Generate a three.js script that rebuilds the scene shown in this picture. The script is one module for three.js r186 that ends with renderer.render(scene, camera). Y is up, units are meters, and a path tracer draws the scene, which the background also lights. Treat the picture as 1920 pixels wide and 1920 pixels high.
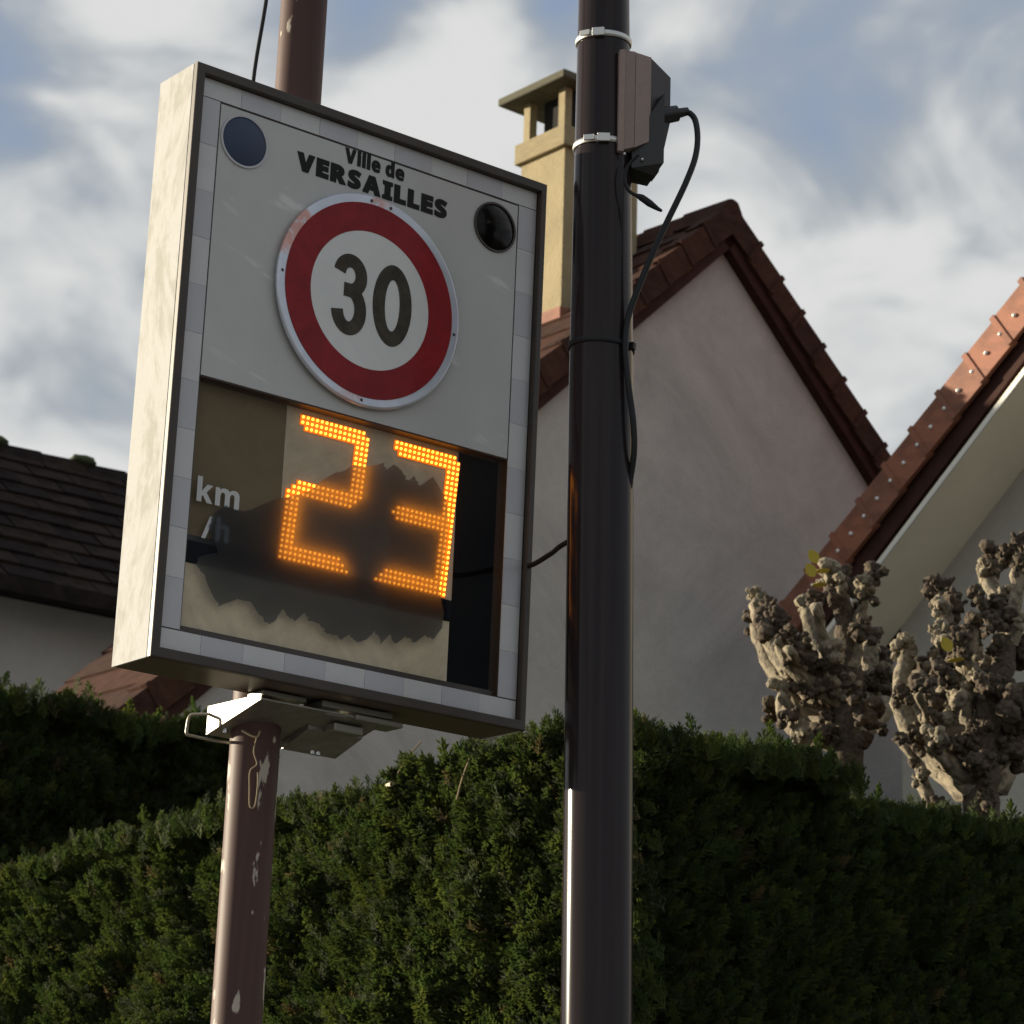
import * as THREE from 'three';
import { FontLoader } from 'three/addons/loaders/FontLoader.js';
import { TextGeometry } from 'three/addons/geometries/TextGeometry.js';
import { RoundedBoxGeometry } from 'three/addons/geometries/RoundedBoxGeometry.js';
import { ConvexGeometry } from 'three/addons/geometries/ConvexGeometry.js';
import { mergeGeometries, toCreasedNormals, mergeVertices } from 'three/addons/utils/BufferGeometryUtils.js';

// ------------------------------------------------------------------ camera, sky, sun, exposure
const scene = new THREE.Scene();
const camera = new THREE.PerspectiveCamera(21.275, 1, 0.05, 600);
camera.position.set(0, 1.6, 0);
camera.rotation.order = 'YXZ';
camera.rotation.set(0.2828, 0, 0.030);
camera.focus = 5.3; camera.userData.fStop = 14;
const renderer = new THREE.WebGLRenderer({ antialias: true });
renderer.setSize(1024, 1024);
renderer.toneMapping = THREE.LinearToneMapping;
renderer.toneMappingExposure = 2.0;
renderer.shadowMap.enabled = true;
renderer.shadowMap.type = THREE.PCFSoftShadowMap;

const sunDir = new THREE.Vector3(-0.93, 0.165, -0.33).normalize();
const sun = new THREE.DirectionalLight(new THREE.Color().setRGB(1.0, 0.87, 0.66), 4.9);
sun.position.copy(sunDir).multiplyScalar(40).add(new THREE.Vector3(0, 2, -8));
sun.target.position.set(0, 2, -8);
sun.castShadow = true;
sun.shadow.mapSize.set(4096, 4096);
Object.assign(sun.shadow.camera, { left: -18, right: 18, top: 14, bottom: -10, near: 1, far: 90 });
scene.add(sun, sun.target);

// seeded random numbers and noise
function rng(seed) { let s = seed >>> 0; return () => { s = (s + 0x6D2B79F5) >>> 0; let t = Math.imul(s ^ (s >>> 15), 1 | s); t = (t + Math.imul(t ^ (t >>> 7), 61 | t)) ^ t; return ((t ^ (t >>> 14)) >>> 0) / 4294967296; }; }
const lattice = (() => { const r = rng(77), a = new Float32Array(65536); for (let i = 0; i < a.length; i++) a[i] = r(); return a; })();
function h3(x, y, z) { return lattice[(Math.imul(x, 73856093) ^ Math.imul(y, 19349663) ^ Math.imul(z, 83492791)) & 65535]; }
function vnoise(x, y, z) {
  const xi = Math.floor(x), yi = Math.floor(y), zi = Math.floor(z);
  let u = x - xi, v = y - yi, w = z - zi; u = u * u * (3 - 2 * u); v = v * v * (3 - 2 * v); w = w * w * (3 - 2 * w);
  const L = (a, b, t) => a + (b - a) * t;
  return L(L(L(h3(xi, yi, zi), h3(xi + 1, yi, zi), u), L(h3(xi, yi + 1, zi), h3(xi + 1, yi + 1, zi), u), v),
    L(L(h3(xi, yi, zi + 1), h3(xi + 1, yi, zi + 1), u), L(h3(xi, yi + 1, zi + 1), h3(xi + 1, yi + 1, zi + 1), u), v), w);
}
function fbm(x, y, z, o = 4) { let a = 0.5, s = 0, n = 0; for (let i = 0; i < o; i++) { s += a * vnoise(x, y, z); n += a; a *= 0.5; x = x * 2.03 + 7.1; y = y * 2.03 + 3.7; z = z * 2.03 + 1.3; } return s / n; }
const clamp = (x, a = 0, b = 1) => Math.min(b, Math.max(a, x));
const smooth = (a, b, x) => { const t = clamp((x - a) / (b - a)); return t * t * (3 - 2 * t); };

// the sky: broken winter cloud over pale blue; [azimuth, elevation, width, height, amount] of the larger banks and gaps
const banks = [
  [9.5, 22.5, 5.0, 4.0, 0.11], [-1.5, 23.8, 2.6, 2.2, 0.2], [-12.2, 24.2, 1.5, 1.8, -0.3], [-4.4, 26.2, 1.6, 0.8, -0.34], [-3.0, 27.4, 1.2, 0.7, -0.24], [0.6, 27.2, 0.8, 0.9, -0.34], [-8.6, 26.4, 1.8, 1.3, 0.2], [-1.6, 24.6, 2.4, 1.6, 0.36], [-7, 21.5, 2.6, 3.0, 0.04],
  [-10.5, 18.6, 3.2, 1.6, 0.1], [6.6, 24.8, 1.7, 1.6, -0.2], [11.4, 25.2, 1.9, 1.9, -0.24], [10.6, 21.5, 1.5, 1.0, -0.14], [4.2, 22.8, 1.6, 1.8, 0.12], [8.0, 18.2, 2.6, 1.5, 0.06], [3.4, 26.6, 1.3, 0.9, 0.16],
];
{
  const W = 4096, H = 2048, data = new Float32Array(W * H * 4), D = Math.PI / 180;
  for (let j = 0; j < H; j++) {
    const el = ((j + 0.5) / H - 0.5) * Math.PI, y = Math.sin(el), c = Math.cos(el);
    for (let i = 0; i < W; i++) {
      const k = (j * W + i) * 4;
      if (el < -0.02) { data[k] = 0.16; data[k + 1] = 0.17; data[k + 2] = 0.18; data[k + 3] = 1; continue; }
      const ph = ((i + 0.5) / W - 0.5) * 2 * Math.PI, x = c * Math.cos(ph), z = c * Math.sin(ph);
      const q = 1 / (Math.max(y, 0) + 0.22), px = x * q * 2.2, pz = z * q * 2.2;
      const wx = fbm(px * 1.3, pz * 1.3, 4.2, 3) - 0.5, wz = fbm(px * 1.3 + 9, pz * 1.3, 8.8, 3) - 0.5;
      let d = fbm(px * 1.1 + wx * 1.3, pz * 1.1 + wz * 1.3, y * 5 + 0.7, 7);
      const det = 0.55 * fbm(x * 30 + wx * 9, y * 34 + wz * 9, z * 30, 6) + 0.45 * fbm(px * 7 + wx * 5, pz * 7 + wz * 5, y * 22, 5);
      let a = 0.7 + (d - 0.5) * 1.55 + (det - 0.5) * 0.85;
      const az = Math.atan2(x, -z) / D, e = el / D;
      if (Math.abs(az) < 22 && e > 6 && e < 36) for (const b of banks) { const p = (az - b[0]) / b[2], r = (e - b[1]) / b[3]; const g = p * p + r * r; if (g < 9) a += b[4] * 1.25 * Math.exp(-g * 0.6); }
      const cov = smooth(0.05, 0.75, a), thick = smooth(0.45, 1.0, a + (det - 0.5) * 0.5);
      const low = Math.exp(-Math.max(y, 0) * 3.2);
      const sk = [0.19 + 0.17 * low, 0.275 + 0.17 * low, 0.46 + 0.1 * low];
      const cl = [0.36 + 0.36 * thick, 0.40 + 0.325 * thick, 0.44 + 0.28 * thick];
      for (let m = 0; m < 3; m++) data[k + m] = 0.5 * (sk[m] + (cl[m] - sk[m]) * cov);
      data[k + 3] = 1;
    }
  }
  const sky = new THREE.DataTexture(data, W, H, THREE.RGBAFormat, THREE.FloatType);
  sky.mapping = THREE.EquirectangularReflectionMapping; sky.magFilter = sky.minFilter = THREE.LinearFilter; sky.wrapS = THREE.RepeatWrapping; sky.needsUpdate = true;
  scene.background = sky; scene.environment = sky;
}

// ------------------------------------------------------------------ helpers
const V = (x, y, z) => new THREE.Vector3(x, y, z);
const RAD = Math.PI / 180;
const taken = {};
function numbered(name) { const n = taken[name] || 0; taken[name] = n + 1; return n ? `${name}_${String(n).padStart(3, '0')}` : name; }
function lit(o) { o.castShadow = true; o.receiveShadow = true; return o; }
function thing(name, label, category, group) { const g = new THREE.Group(); g.name = numbered(name); g.userData = { label, category }; if (group) g.userData.group = group; scene.add(g); return g; }
function single(name, geo, mat, label, category, group) { const m = lit(new THREE.Mesh(geo, mat)); m.name = numbered(name); m.userData = { label, category }; if (group) m.userData.group = group; scene.add(m); return m; }
function part(parent, name, geo, mat, label) { const m = lit(new THREE.Mesh(geo, mat)); m.name = name; if (label) m.userData.label = label; parent.add(m); return m; }
function structure(name, geo, mat) { const m = lit(new THREE.Mesh(geo, mat)); m.name = name; m.userData.kind = 'structure'; scene.add(m); return m; }
function frame(g, origin, ex, ey, ez) { const m = new THREE.Matrix4().makeBasis(ex, ey, ez); g.position.copy(origin); g.quaternion.setFromRotationMatrix(m); return g; }
// uv in metres, taken from the side each face points to
function metric(geo, s = 1) {
  const g = geo.index ? geo.toNonIndexed() : geo, p = g.attributes.position, uv = new Float32Array(p.count * 2), a = V(), b = V(), c = V(), n = V();
  for (let i = 0; i < p.count; i += 3) {
    a.fromBufferAttribute(p, i); b.fromBufferAttribute(p, i + 1); c.fromBufferAttribute(p, i + 2);
    n.copy(b).sub(a).cross(c.clone().sub(a)); const ax = Math.abs(n.x), ay = Math.abs(n.y), az = Math.abs(n.z);
    [a, b, c].forEach((v, k) => { const q = ax >= ay && ax >= az ? [v.z, v.y] : ay >= az ? [v.x, v.z] : [v.x, v.y]; uv[(i + k) * 2] = q[0] * s; uv[(i + k) * 2 + 1] = q[1] * s; });
  }
  g.setAttribute('uv', new THREE.BufferAttribute(uv, 2)); return g;
}
function box(x0, x1, y0, y1, z0, z1) { const g = new THREE.BoxGeometry(x1 - x0, y1 - y0, z1 - z0); g.translate((x0 + x1) / 2, (y0 + y1) / 2, (z0 + z1) / 2); return metric(g); }
function rbox(x0, x1, y0, y1, z0, z1, r = 0.004, seg = 2) { const g = new RoundedBoxGeometry(x1 - x0, y1 - y0, z1 - z0, seg, r); g.translate((x0 + x1) / 2, (y0 + y1) / 2, (z0 + z1) / 2); return g; }
function hull(pts) { return metric(new ConvexGeometry(pts.map((p) => V(...p)))); }
function tube(pts, r, seg = 40, rad = 8) { return new THREE.TubeGeometry(new THREE.CatmullRomCurve3(pts.map((p) => V(...p))), seg, r, rad, false); }
// a limb whose thickness follows its points [x, y, z, radius], with a lumpy skin
function limb(pts, seg = 22, rad = 10, lump = 0.18, seed = 1) {
  const cv = new THREE.CatmullRomCurve3(pts.map((p) => V(p[0], p[1], p[2]))), fr = cv.computeFrenetFrames(seg), pos = [], uv = [], idx = [];
  for (let i = 0; i <= seg; i++) {
    const t = i / seg, c = cv.getPoint(t), f = t * (pts.length - 1), k = Math.min(pts.length - 2, Math.floor(f)), r0 = pts[k][3] + (pts[k + 1][3] - pts[k][3]) * (f - k);
    for (let j = 0; j <= rad; j++) {
      const a = j / rad * Math.PI * 2, dx = Math.cos(a), dy = Math.sin(a);
      const r = (i === seg ? 0.35 : 1) * r0 * (1 + lump * 2 * (fbm(c.x * 22 + dx * 1.3, c.y * 22 + dy * 1.3, c.z * 22 + seed * 5, 2) - 0.5));
      pos.push(c.x + (fr.normals[i].x * dx + fr.binormals[i].x * dy) * r, c.y + (fr.normals[i].y * dx + fr.binormals[i].y * dy) * r, c.z + (fr.normals[i].z * dx + fr.binormals[i].z * dy) * r);
      uv.push(a * r0, c.y);
    }
  }
  for (let i = 0; i < seg; i++) for (let j = 0; j < rad; j++) { const p = i * (rad + 1) + j, q = p + rad + 1; idx.push(p, p + 1, q, p + 1, q + 1, q); }
  const c1 = cv.getPoint(1), n0 = pos.length / 3; pos.push(c1.x, c1.y, c1.z); uv.push(0, c1.y); for (let j = 0; j < rad; j++) idx.push(seg * (rad + 1) + j, seg * (rad + 1) + j + 1, n0);
  const g = new THREE.BufferGeometry(); g.setAttribute('position', new THREE.Float32BufferAttribute(pos, 3)); g.setAttribute('uv', new THREE.Float32BufferAttribute(uv, 2)); g.setIndex(idx); g.computeVertexNormals(); return g;
}
function knobGeo(r, seed, det = 2) {
  const g = mergeVertices(new THREE.IcosahedronGeometry(1, det).deleteAttribute('uv').deleteAttribute('normal')), p = g.attributes.position, v = V();
  for (let i = 0; i < p.count; i++) { v.fromBufferAttribute(p, i); v.multiplyScalar(r * (0.5 + 0.75 * fbm(v.x * 1.9 + seed * 3.1, v.y * 1.9 + seed, v.z * 1.9, 3) + 0.5 * Math.abs(2 * fbm(v.x * 4.5 + seed, v.y * 4.5, v.z * 4.5 + seed, 2) - 1))); p.setXYZ(i, v.x, v.y, v.z); }
  g.computeVertexNormals(); return g;
}
// a texture of size n over `metres`, painted by f(u, v) in [0, 1) -> [r, g, b] (linear)
const toS = (c) => Math.round(255 * clamp(c <= 0.0031308 ? c * 12.92 : 1.055 * Math.pow(c, 1 / 2.4) - 0.055));
function colorTex(w, h, f, rx = 1, ry = 1) {
  const d = new Uint8Array(w * h * 4);
  for (let j = 0; j < h; j++) for (let i = 0; i < w; i++) { const c = f(i / w, j / h), k = (j * w + i) * 4; d[k] = toS(c[0]); d[k + 1] = toS(c[1]); d[k + 2] = toS(c[2]); d[k + 3] = 255; }
  return finish(new THREE.DataTexture(d, w, h), rx, ry, true);
}
function valueTex(w, h, f, rx = 1, ry = 1) {
  const d = new Uint8Array(w * h * 4);
  for (let j = 0; j < h; j++) for (let i = 0; i < w; i++) { const c = Math.round(255 * clamp(f(i / w, j / h))), k = (j * w + i) * 4; d[k] = d[k + 1] = d[k + 2] = c; d[k + 3] = 255; }
  return finish(new THREE.DataTexture(d, w, h), rx, ry, false);
}
function finish(t, rx, ry, srgb) { t.wrapS = t.wrapT = THREE.RepeatWrapping; t.magFilter = THREE.LinearFilter; t.minFilter = THREE.LinearMipmapLinearFilter; t.generateMipmaps = true; t.repeat.set(rx, ry); if (srgb) t.colorSpace = THREE.SRGBColorSpace; t.needsUpdate = true; return t; }
// noise that repeats over the unit square
function tnoise(u, v, f, z = 0, o = 4) { const a = u * Math.PI * 2, b = v * Math.PI * 2, r = f / 6.2832; return fbm(Math.cos(a) * r + 31, Math.sin(a) * r + Math.cos(b) * r * 1.0 + 17, Math.sin(b) * r + z * 7.7 + 5, o); }
const rgb = (r, g, b) => new THREE.Color().setRGB(r, g, b);
const mat = (c, rough = 0.7, o = {}) => new THREE.MeshPhysicalMaterial({ color: rgb(...c), roughness: rough, ...o });
function mottled(c, amount, f, rough, o = {}, m = 1, seed = 1) {
  const map = colorTex(512, 512, (u, v) => { const n = 1 + amount * ((tnoise(u, v, f, seed, 5) - 0.5) * 2 + (tnoise(u, v, f * 6, seed + 3, 3) - 0.5) * 0.8); return c.map((x) => x * n); }, m, m);
  return new THREE.MeshPhysicalMaterial({ map, roughness: rough, ...o });
}

// ------------------------------------------------------------------ materials
const grainBump = valueTex(512, 512, (u, v) => tnoise(u, v, 60, 2, 4) * 0.7 + tnoise(u, v, 220, 5, 2) * 0.3, 1.4, 1.4);
const M = {
  render: mottled([0.43, 0.415, 0.39], 0.22, 9, 0.92, { bumpMap: grainBump, bumpScale: 0.004 }, 0.4, 1),
  renderPale: mottled([0.4, 0.385, 0.34], 0.12, 8, 0.92, { bumpMap: grainBump, bumpScale: 0.004 }, 0.4, 2),
  chimney: mottled([0.3, 0.245, 0.14], 0.2, 12, 0.9, { bumpMap: grainBump, bumpScale: 0.004 }, 0.7, 3),
  chimneyCap: mottled([0.12, 0.115, 0.075], 0.3, 14, 0.9, { bumpMap: grainBump, bumpScale: 0.005 }, 0.9, 4),
  sootAndShade: mat([0.012, 0.011, 0.01], 1),  // soot of the flue, and painted shade under the chimney cap
  tileBrown: mottled([0.062, 0.03, 0.021], 0.5, 16, 0.85, { specularIntensity: 0.15 }, 1.1, 5),
  tileBrown2: mottled([0.05, 0.026, 0.02], 0.5, 16, 0.85, { specularIntensity: 0.15 }, 1.1, 15),
  tileRed: mottled([0.24, 0.09, 0.05], 0.4, 14, 0.75, {}, 1.3, 6),
  tileRed2: mottled([0.2, 0.082, 0.05], 0.45, 14, 0.78, {}, 1.3, 16),
  tileDark: mottled([0.024, 0.018, 0.015], 0.6, 12, 0.95, { specularIntensity: 0.1 }, 0.8, 7),
  tileDark2: mottled([0.018, 0.014, 0.013], 0.6, 12, 0.95, { specularIntensity: 0.1 }, 0.8, 17),
  moss: mottled([0.06, 0.075, 0.03], 0.5, 20, 1, {}, 2, 8),
  bargeBrown: mottled([0.05, 0.024, 0.02], 0.35, 10, 0.8, { specularIntensity: 0.15 }, 1, 9),
  cream: mottled([0.82, 0.77, 0.64], 0.07, 7, 0.75, {}, 0.6, 10),
  whiteTrim: mat([0.72, 0.71, 0.66], 0.5),
  metalClip: mat([0.8, 0.8, 0.77], 0.35, { metalness: 0.3 }),
  polePaint: mottled([0.019, 0.0138, 0.015], 0.25, 10, 0.16, { specularIntensity: 0.38 }, 1, 11),
  steel: mat([0.62, 0.62, 0.6], 0.3, { metalness: 1 }),
  blackRubber: mat([0.011, 0.012, 0.013], 0.5, { specularIntensity: 0.5 }),
  plasticBrown: mottled([0.26, 0.19, 0.165], 0.12, 20, 0.55, {}, 4, 12),
  plasticDark: mat([0.035, 0.031, 0.033], 0.5),
  plasticBlack: mat([0.011, 0.011, 0.012], 0.4),
  lip: mottled([0.038, 0.027, 0.019], 0.35, 9, 0.5, {}, 2, 13),
  tapeA: mottled([0.5, 0.5, 0.495], 0.05, 12, 0.4, { clearcoat: 0.3, clearcoatRoughness: 0.2 }, 3, 20),
  tapeB: mottled([0.425, 0.42, 0.44], 0.05, 12, 0.4, { clearcoat: 0.3, clearcoatRoughness: 0.2 }, 3, 21),
  ink: mat([0.014, 0.014, 0.013], 0.6, { specularIntensity: 0.3 }),
  blueLens: mat([0.045, 0.063, 0.105], 0.5, { specularIntensity: 0.4 }),
  blackLens: mat([0.006, 0.005, 0.005], 0.14, { specularIntensity: 0.28 }),
  paintWhite: mottled([0.6, 0.6, 0.585], 0.07, 10, 0.35, { clearcoat: 0.4, clearcoatRoughness: 0.2 }, 2.2, 22),
  paintRed: mottled([0.22, 0.008, 0.012], 0.3, 14, 0.45, { specularIntensity: 0.35, clearcoat: 0.12, clearcoatRoughness: 0.12 }, 2.6, 23),
  digitPaint: mottled([0.045, 0.037, 0.024], 0.7, 18, 0.45, { specularIntensity: 0.3, clearcoat: 0.1, clearcoatRoughness: 0.12 }, 3, 24),
  rimPaint: mottled([0.55, 0.56, 0.62], 0.12, 10, 0.28, { metalness: 0.35, clearcoat: 0.5, clearcoatRoughness: 0.1 }, 2.4, 25),
  asphalt: mottled([0.055, 0.054, 0.052], 0.3, 20, 0.95, {}, 0.5, 30),
  paving: mottled([0.2, 0.19, 0.175], 0.2, 16, 0.9, {}, 0.6, 31),
  soil: mottled([0.09, 0.085, 0.05], 0.4, 18, 1, {}, 0.3, 32),
  bark: mottled([0.19, 0.16, 0.11], 1.0, 26, 0.9, { bumpMap: grainBump, bumpScale: 0.006 }, 3, 33),
  twig: mat([0.2, 0.15, 0.075], 0.8),
  yellowLeaf: mat([0.5, 0.42, 0.05], 0.8, { side: THREE.DoubleSide, transmission: 0.35, thickness: 0 }),
  kmPaint: mat([0.5, 0.5, 0.49], 0.6),
  film: mat([0.31, 0.335, 0.37], 0.78, { transmission: 0.97, specularIntensity: 0.1, thickness: 0, side: THREE.DoubleSide }),
  pane: mat([1, 1, 1], 0.04, { transmission: 1, thickness: 0, ior: 1.5, specularIntensity: 0.14, side: THREE.DoubleSide }),
  strapSteel: mat([0.55, 0.55, 0.52], 0.38, { metalness: 0.9 }),
  plasticBrown2: mottled([0.23, 0.172, 0.15], 0.12, 20, 0.55, {}, 4, 14),
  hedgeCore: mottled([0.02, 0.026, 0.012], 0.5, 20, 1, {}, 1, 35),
};
// dirty pale enamel of the cabinet's side: run-off stains and handling marks
M.cabinet = new THREE.MeshPhysicalMaterial({
  map: colorTex(512, 1024, (u, v) => {
    const blot = tnoise(u, v, 9, 6, 5), small = tnoise(u, v, 30, 12, 4), run = fbm(u * 26, v * 7, 4.4, 3), sp = tnoise(u, v, 110, 9, 3);
    const dirt = smooth(0.46, 0.64, blot * 0.55 + small * 0.3 + run * 0.15), k = 1 - 0.2 * dirt - 0.12 * (sp - 0.5);
    return [0.45 * k, 0.452 * k * (1 - 0.02 * dirt), 0.44 * k * (1 - 0.07 * dirt)];
  }, 2.5, 1.2), roughness: 0.85, specularIntensity: 0.25,
});
// white sheet front with faint scuffs and smears
M.front = new THREE.MeshPhysicalMaterial({
  map: colorTex(1024, 1024, (u, v) => {
    const n = tnoise(u, v, 12, 2, 5), sm = fbm(u * 9 + 3, v * 40 + u * 12, 2.2, 4), scuff = smooth(0.6, 0.76, sm) * smooth(0.48, 0.62, tnoise(u, v, 9, 8, 3));
    const k = 0.44 + 0.06 * (n - 0.5) + 0.13 * scuff; return [k, k * 0.995, k * 0.965];
  }), roughness: 0.38, clearcoat: 0.25, clearcoatRoughness: 0.25,
});
// post: plum-brown paint with peeled pale patches
M.post = new THREE.MeshPhysicalMaterial({
  map: colorTex(512, 2048, (u, v) => {
    const y = v * 6, n = tnoise(u, v, 16, 4, 4), zone = 0.15 * Math.exp(-Math.pow((y - 2.42) / 0.16, 2)) + 0.07 * Math.exp(-Math.pow((y - 1.95) / 0.22, 2));
    const c = fbm(Math.cos(u * 6.283) * 2.2 + 9, v * 95, Math.sin(u * 6.283) * 2.2, 5), p = smooth(0.74 - zone, 0.775 - zone, c), k = 1 + 0.55 * (n - 0.5);
    const a = [0.075 * k, 0.042 * k, 0.037 * k], b = [0.42, 0.37, 0.31]; return a.map((x, i) => x + (b[i] - x) * p);
  }), roughness: 0.55, specularIntensity: 0.35,
});

// ------------------------------------------------------------------ ground
{
  const soil = new THREE.PlaneGeometry(400, 400); soil.rotateX(-Math.PI / 2); structure('ground', metric(soil), M.soil);
  const u = V(Math.sin(52 * RAD), 0, -Math.cos(52 * RAD)), n = V(Math.cos(52 * RAD), 0, Math.sin(52 * RAD));
  const strip = (name, a, b, y0, y1, m) => { const g = box(-60, 60, y0, y1, a, b), o = structure(name, g, m); frame(o, V(0, 0, 0), u, V(0, 1, 0), n); return o; };
  strip('road', 1.0, 8, -0.3, 0.006, M.asphalt);
  strip('pavement', -5.6, 0.84, -0.3, 0.13, M.paving);
  strip('kerb', 0.842, 0.998, -0.3, 0.136, mottled([0.3, 0.29, 0.27], 0.2, 12, 0.9, {}, 1, 40));
}

// ------------------------------------------------------------------ houses
const UP = V(0, 1, 0);
const axes = (deg) => ({ u: V(Math.sin(deg * RAD), 0, -Math.cos(deg * RAD)), n: V(Math.cos(deg * RAD), 0, Math.sin(deg * RAD)) });
// a prism: outline [x, y] in the gable plane pushed from z0 to z1
function prism(outline, z0, z1) { const s = new THREE.Shape(outline.map((p) => new THREE.Vector2(...p))), g = new THREE.ExtrudeGeometry(s, { depth: z1 - z0, bevelEnabled: false }); g.translate(0, 0, z0); return metric(g); }
// one verge tile: top flange and a face that hangs over the gable, its lower end proud of the tile below
function vergeTile(len, face, flange, th) {
  const a = box(-len / 2, len / 2, -face, 0.012, 0, th), b = box(-len / 2, len / 2, -th + 0.012, 0.012, -flange, -0.001), c = box(-len / 2, -len / 2 + 0.035, -face - 0.006, 0.02, -0.012, th + 0.009);
  return mergeGeometries([a, b, c]);
}
function ridgeTile(len, r) { const s = new THREE.Shape(); s.moveTo(-r * 1.25, -r * 0.75); s.lineTo(-r * 0.42, r * 0.62); s.quadraticCurveTo(0, r * 0.86, r * 0.42, r * 0.62); s.lineTo(r * 1.25, -r * 0.75); s.closePath(); const g = new THREE.ExtrudeGeometry(s, { depth: len, bevelEnabled: false, curveSegments: 10 }); g.translate(0, 0, -len); return metric(g); }
function flip(g) { for (const k of ['position', 'normal', 'uv']) { const a = g.attributes[k], s = a.itemSize, d = a.array; for (let i = 0; i < a.count; i += 3) for (let c = 0; c < s; c++) { const t = d[(i + 1) * s + c]; d[(i + 1) * s + c] = d[(i + 2) * s + c]; d[(i + 2) * s + c] = t; } } return g; }

// the middle house: its gable faces the street and stands in the shade; origin at the outer point of its ridge
{
  const { u, n } = axes(50), al = 43 * RAD, t = Math.tan(al), A = V(1.333, 0, -15.944), R = 8.277, half = 4.25;
  const h = thing('gabled_house', 'pale rendered house with brown tiled gable and tall beige chimney behind the lamp post', 'house', 'houses beyond the hedges');
  frame(h, A, u, UP, n);
  const w = half - 0.25, wy = R - 0.18;
  part(h, 'wall', prism([[-w, 0], [w, 0], [w, wy - w * t], [0, wy], [-w, wy - w * t]], -1.25, -0.1), M.render);
  part(h, 'rear_wing', box(-w + 0.3, w - 0.3, 0, wy - w * t - 0.1, -8, -1.26), M.render);
  const roof = new THREE.Group(); roof.name = 'roof'; h.add(roof); roof.position.y = R;
  for (const s of [-1, 1]) {
    const L = half / Math.cos(al);
    const slab = box(0, L, -0.13, -0.045, -1.32, -0.03); slab.rotateZ(-al); if (s < 0) { slab.scale(-1, 1, 1); flip(slab); slab.computeVertexNormals(); }
    part(roof, 'roof_deck', slab, M.bargeBrown);
    const barge = box(0.02, L, -0.2, -0.05, -0.098, -0.028); barge.rotateZ(-al); if (s < 0) { barge.scale(-1, 1, 1); flip(barge); barge.computeVertexNormals(); }
    part(roof, 'barge_board', barge, M.bargeBrown);
    const st = 0.3; const nC = Math.ceil(L / st);
    for (let i = 0; i < nC; i++) {
      const g = box(0, st * 1.12, -0.035, 0, -1.34, -0.06); g.rotateZ(0.05); g.translate(i * st, 0.0, 0); g.rotateZ(-al); if (s < 0) { g.scale(-1, 1, 1); flip(g); g.computeVertexNormals(); }
      part(roof, 'tile_course', g, i % 2 ? M.tileBrown : M.tileBrown2);
    }
    const vg = vergeTile(0.29, 0.15, 0.14, 0.028);
    for (let i = 0; i < Math.ceil((L - 0.1) / 0.262); i++) {
      const m = part(roof, 'verge_tile', vg, i % 3 ? M.tileBrown : M.tileBrown2), d = 0.2 + i * 0.262;
      m.position.set(s * d * Math.cos(al), -d * Math.sin(al) + 0.028, -0.024); m.rotation.z = -s * (al - 0.06); m.scale.x = -s;
    }
  }
  const rg = ridgeTile(0.4, 0.11);
  for (let i = 0; i < 4; i++) { const m = part(roof, 'ridge_tile', rg, i % 2 ? M.tileBrown : M.tileBrown2); m.position.set(0, -0.03, -0.0 - i * 0.37); m.rotation.x = 0.035; m.rotation.z = (i % 3 - 1) * 0.04; }
  // gutter ends of the eaves
  part(h, 'fascia', box(-half - 0.06, -half + 0.1, R - half * t - 0.3, R - half * t - 0.05, -1.3, -0.06), mottled([0.3, 0.22, 0.14], 0.3, 10, 0.8, {}, 1, 41));
  // chimney
  const ch = new THREE.Group(); ch.name = 'chimney'; h.add(ch); ch.position.set(0, R, 0);
  const x0 = -0.845, x1 = -0.215, z0 = -1.075, z1 = -0.655;
  part(ch, 'stack', box(x0, x1, -1.6, 0.36, z0, z1), M.chimney);
  part(ch, 'collar', rbox(x0 - 0.035, x1 + 0.035, 0.36, 0.5, z0 - 0.035, z1 + 0.035, 0.008), M.chimney);
  for (const [cx, cz] of [[x0, z0 + 0.01], [x1 - 0.06, z0 + 0.01], [x0, z1 - 0.07], [x1 - 0.06, z1 - 0.07]]) part(ch, 'cap_post', box(cx, cx + 0.06, 0.5, 0.78, cz, cz + 0.06), M.chimney);
  part(ch, 'flue', (() => { const g = new THREE.CylinderGeometry(0.1, 0.11, 0.2, 20); g.translate((x0 + x1) / 2 + 0.1, 0.6, (z0 + z1) / 2); return g; })(), M.sootAndShade);
  part(ch, 'painted_void', box(x0 + 0.08, x1 - 0.03, 0.5005, 0.775, z0 + 0.12, z1 - 0.02), M.sootAndShade);  // dark block put in as the shade of the opening under the cap
  part(ch, 'cap_slab', rbox(x0 - 0.11, x1 + 0.11, 0.78, 0.835, z0 - 0.13, z1 + 0.1, 0.012), M.chimneyCap);
  part(ch, 'flashing', box(x0 - 0.05, x1 + 0.05, -0.86, -0.74, z0 - 0.05, z1 + 0.05).rotateZ(0), M.tileRed);
}
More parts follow.
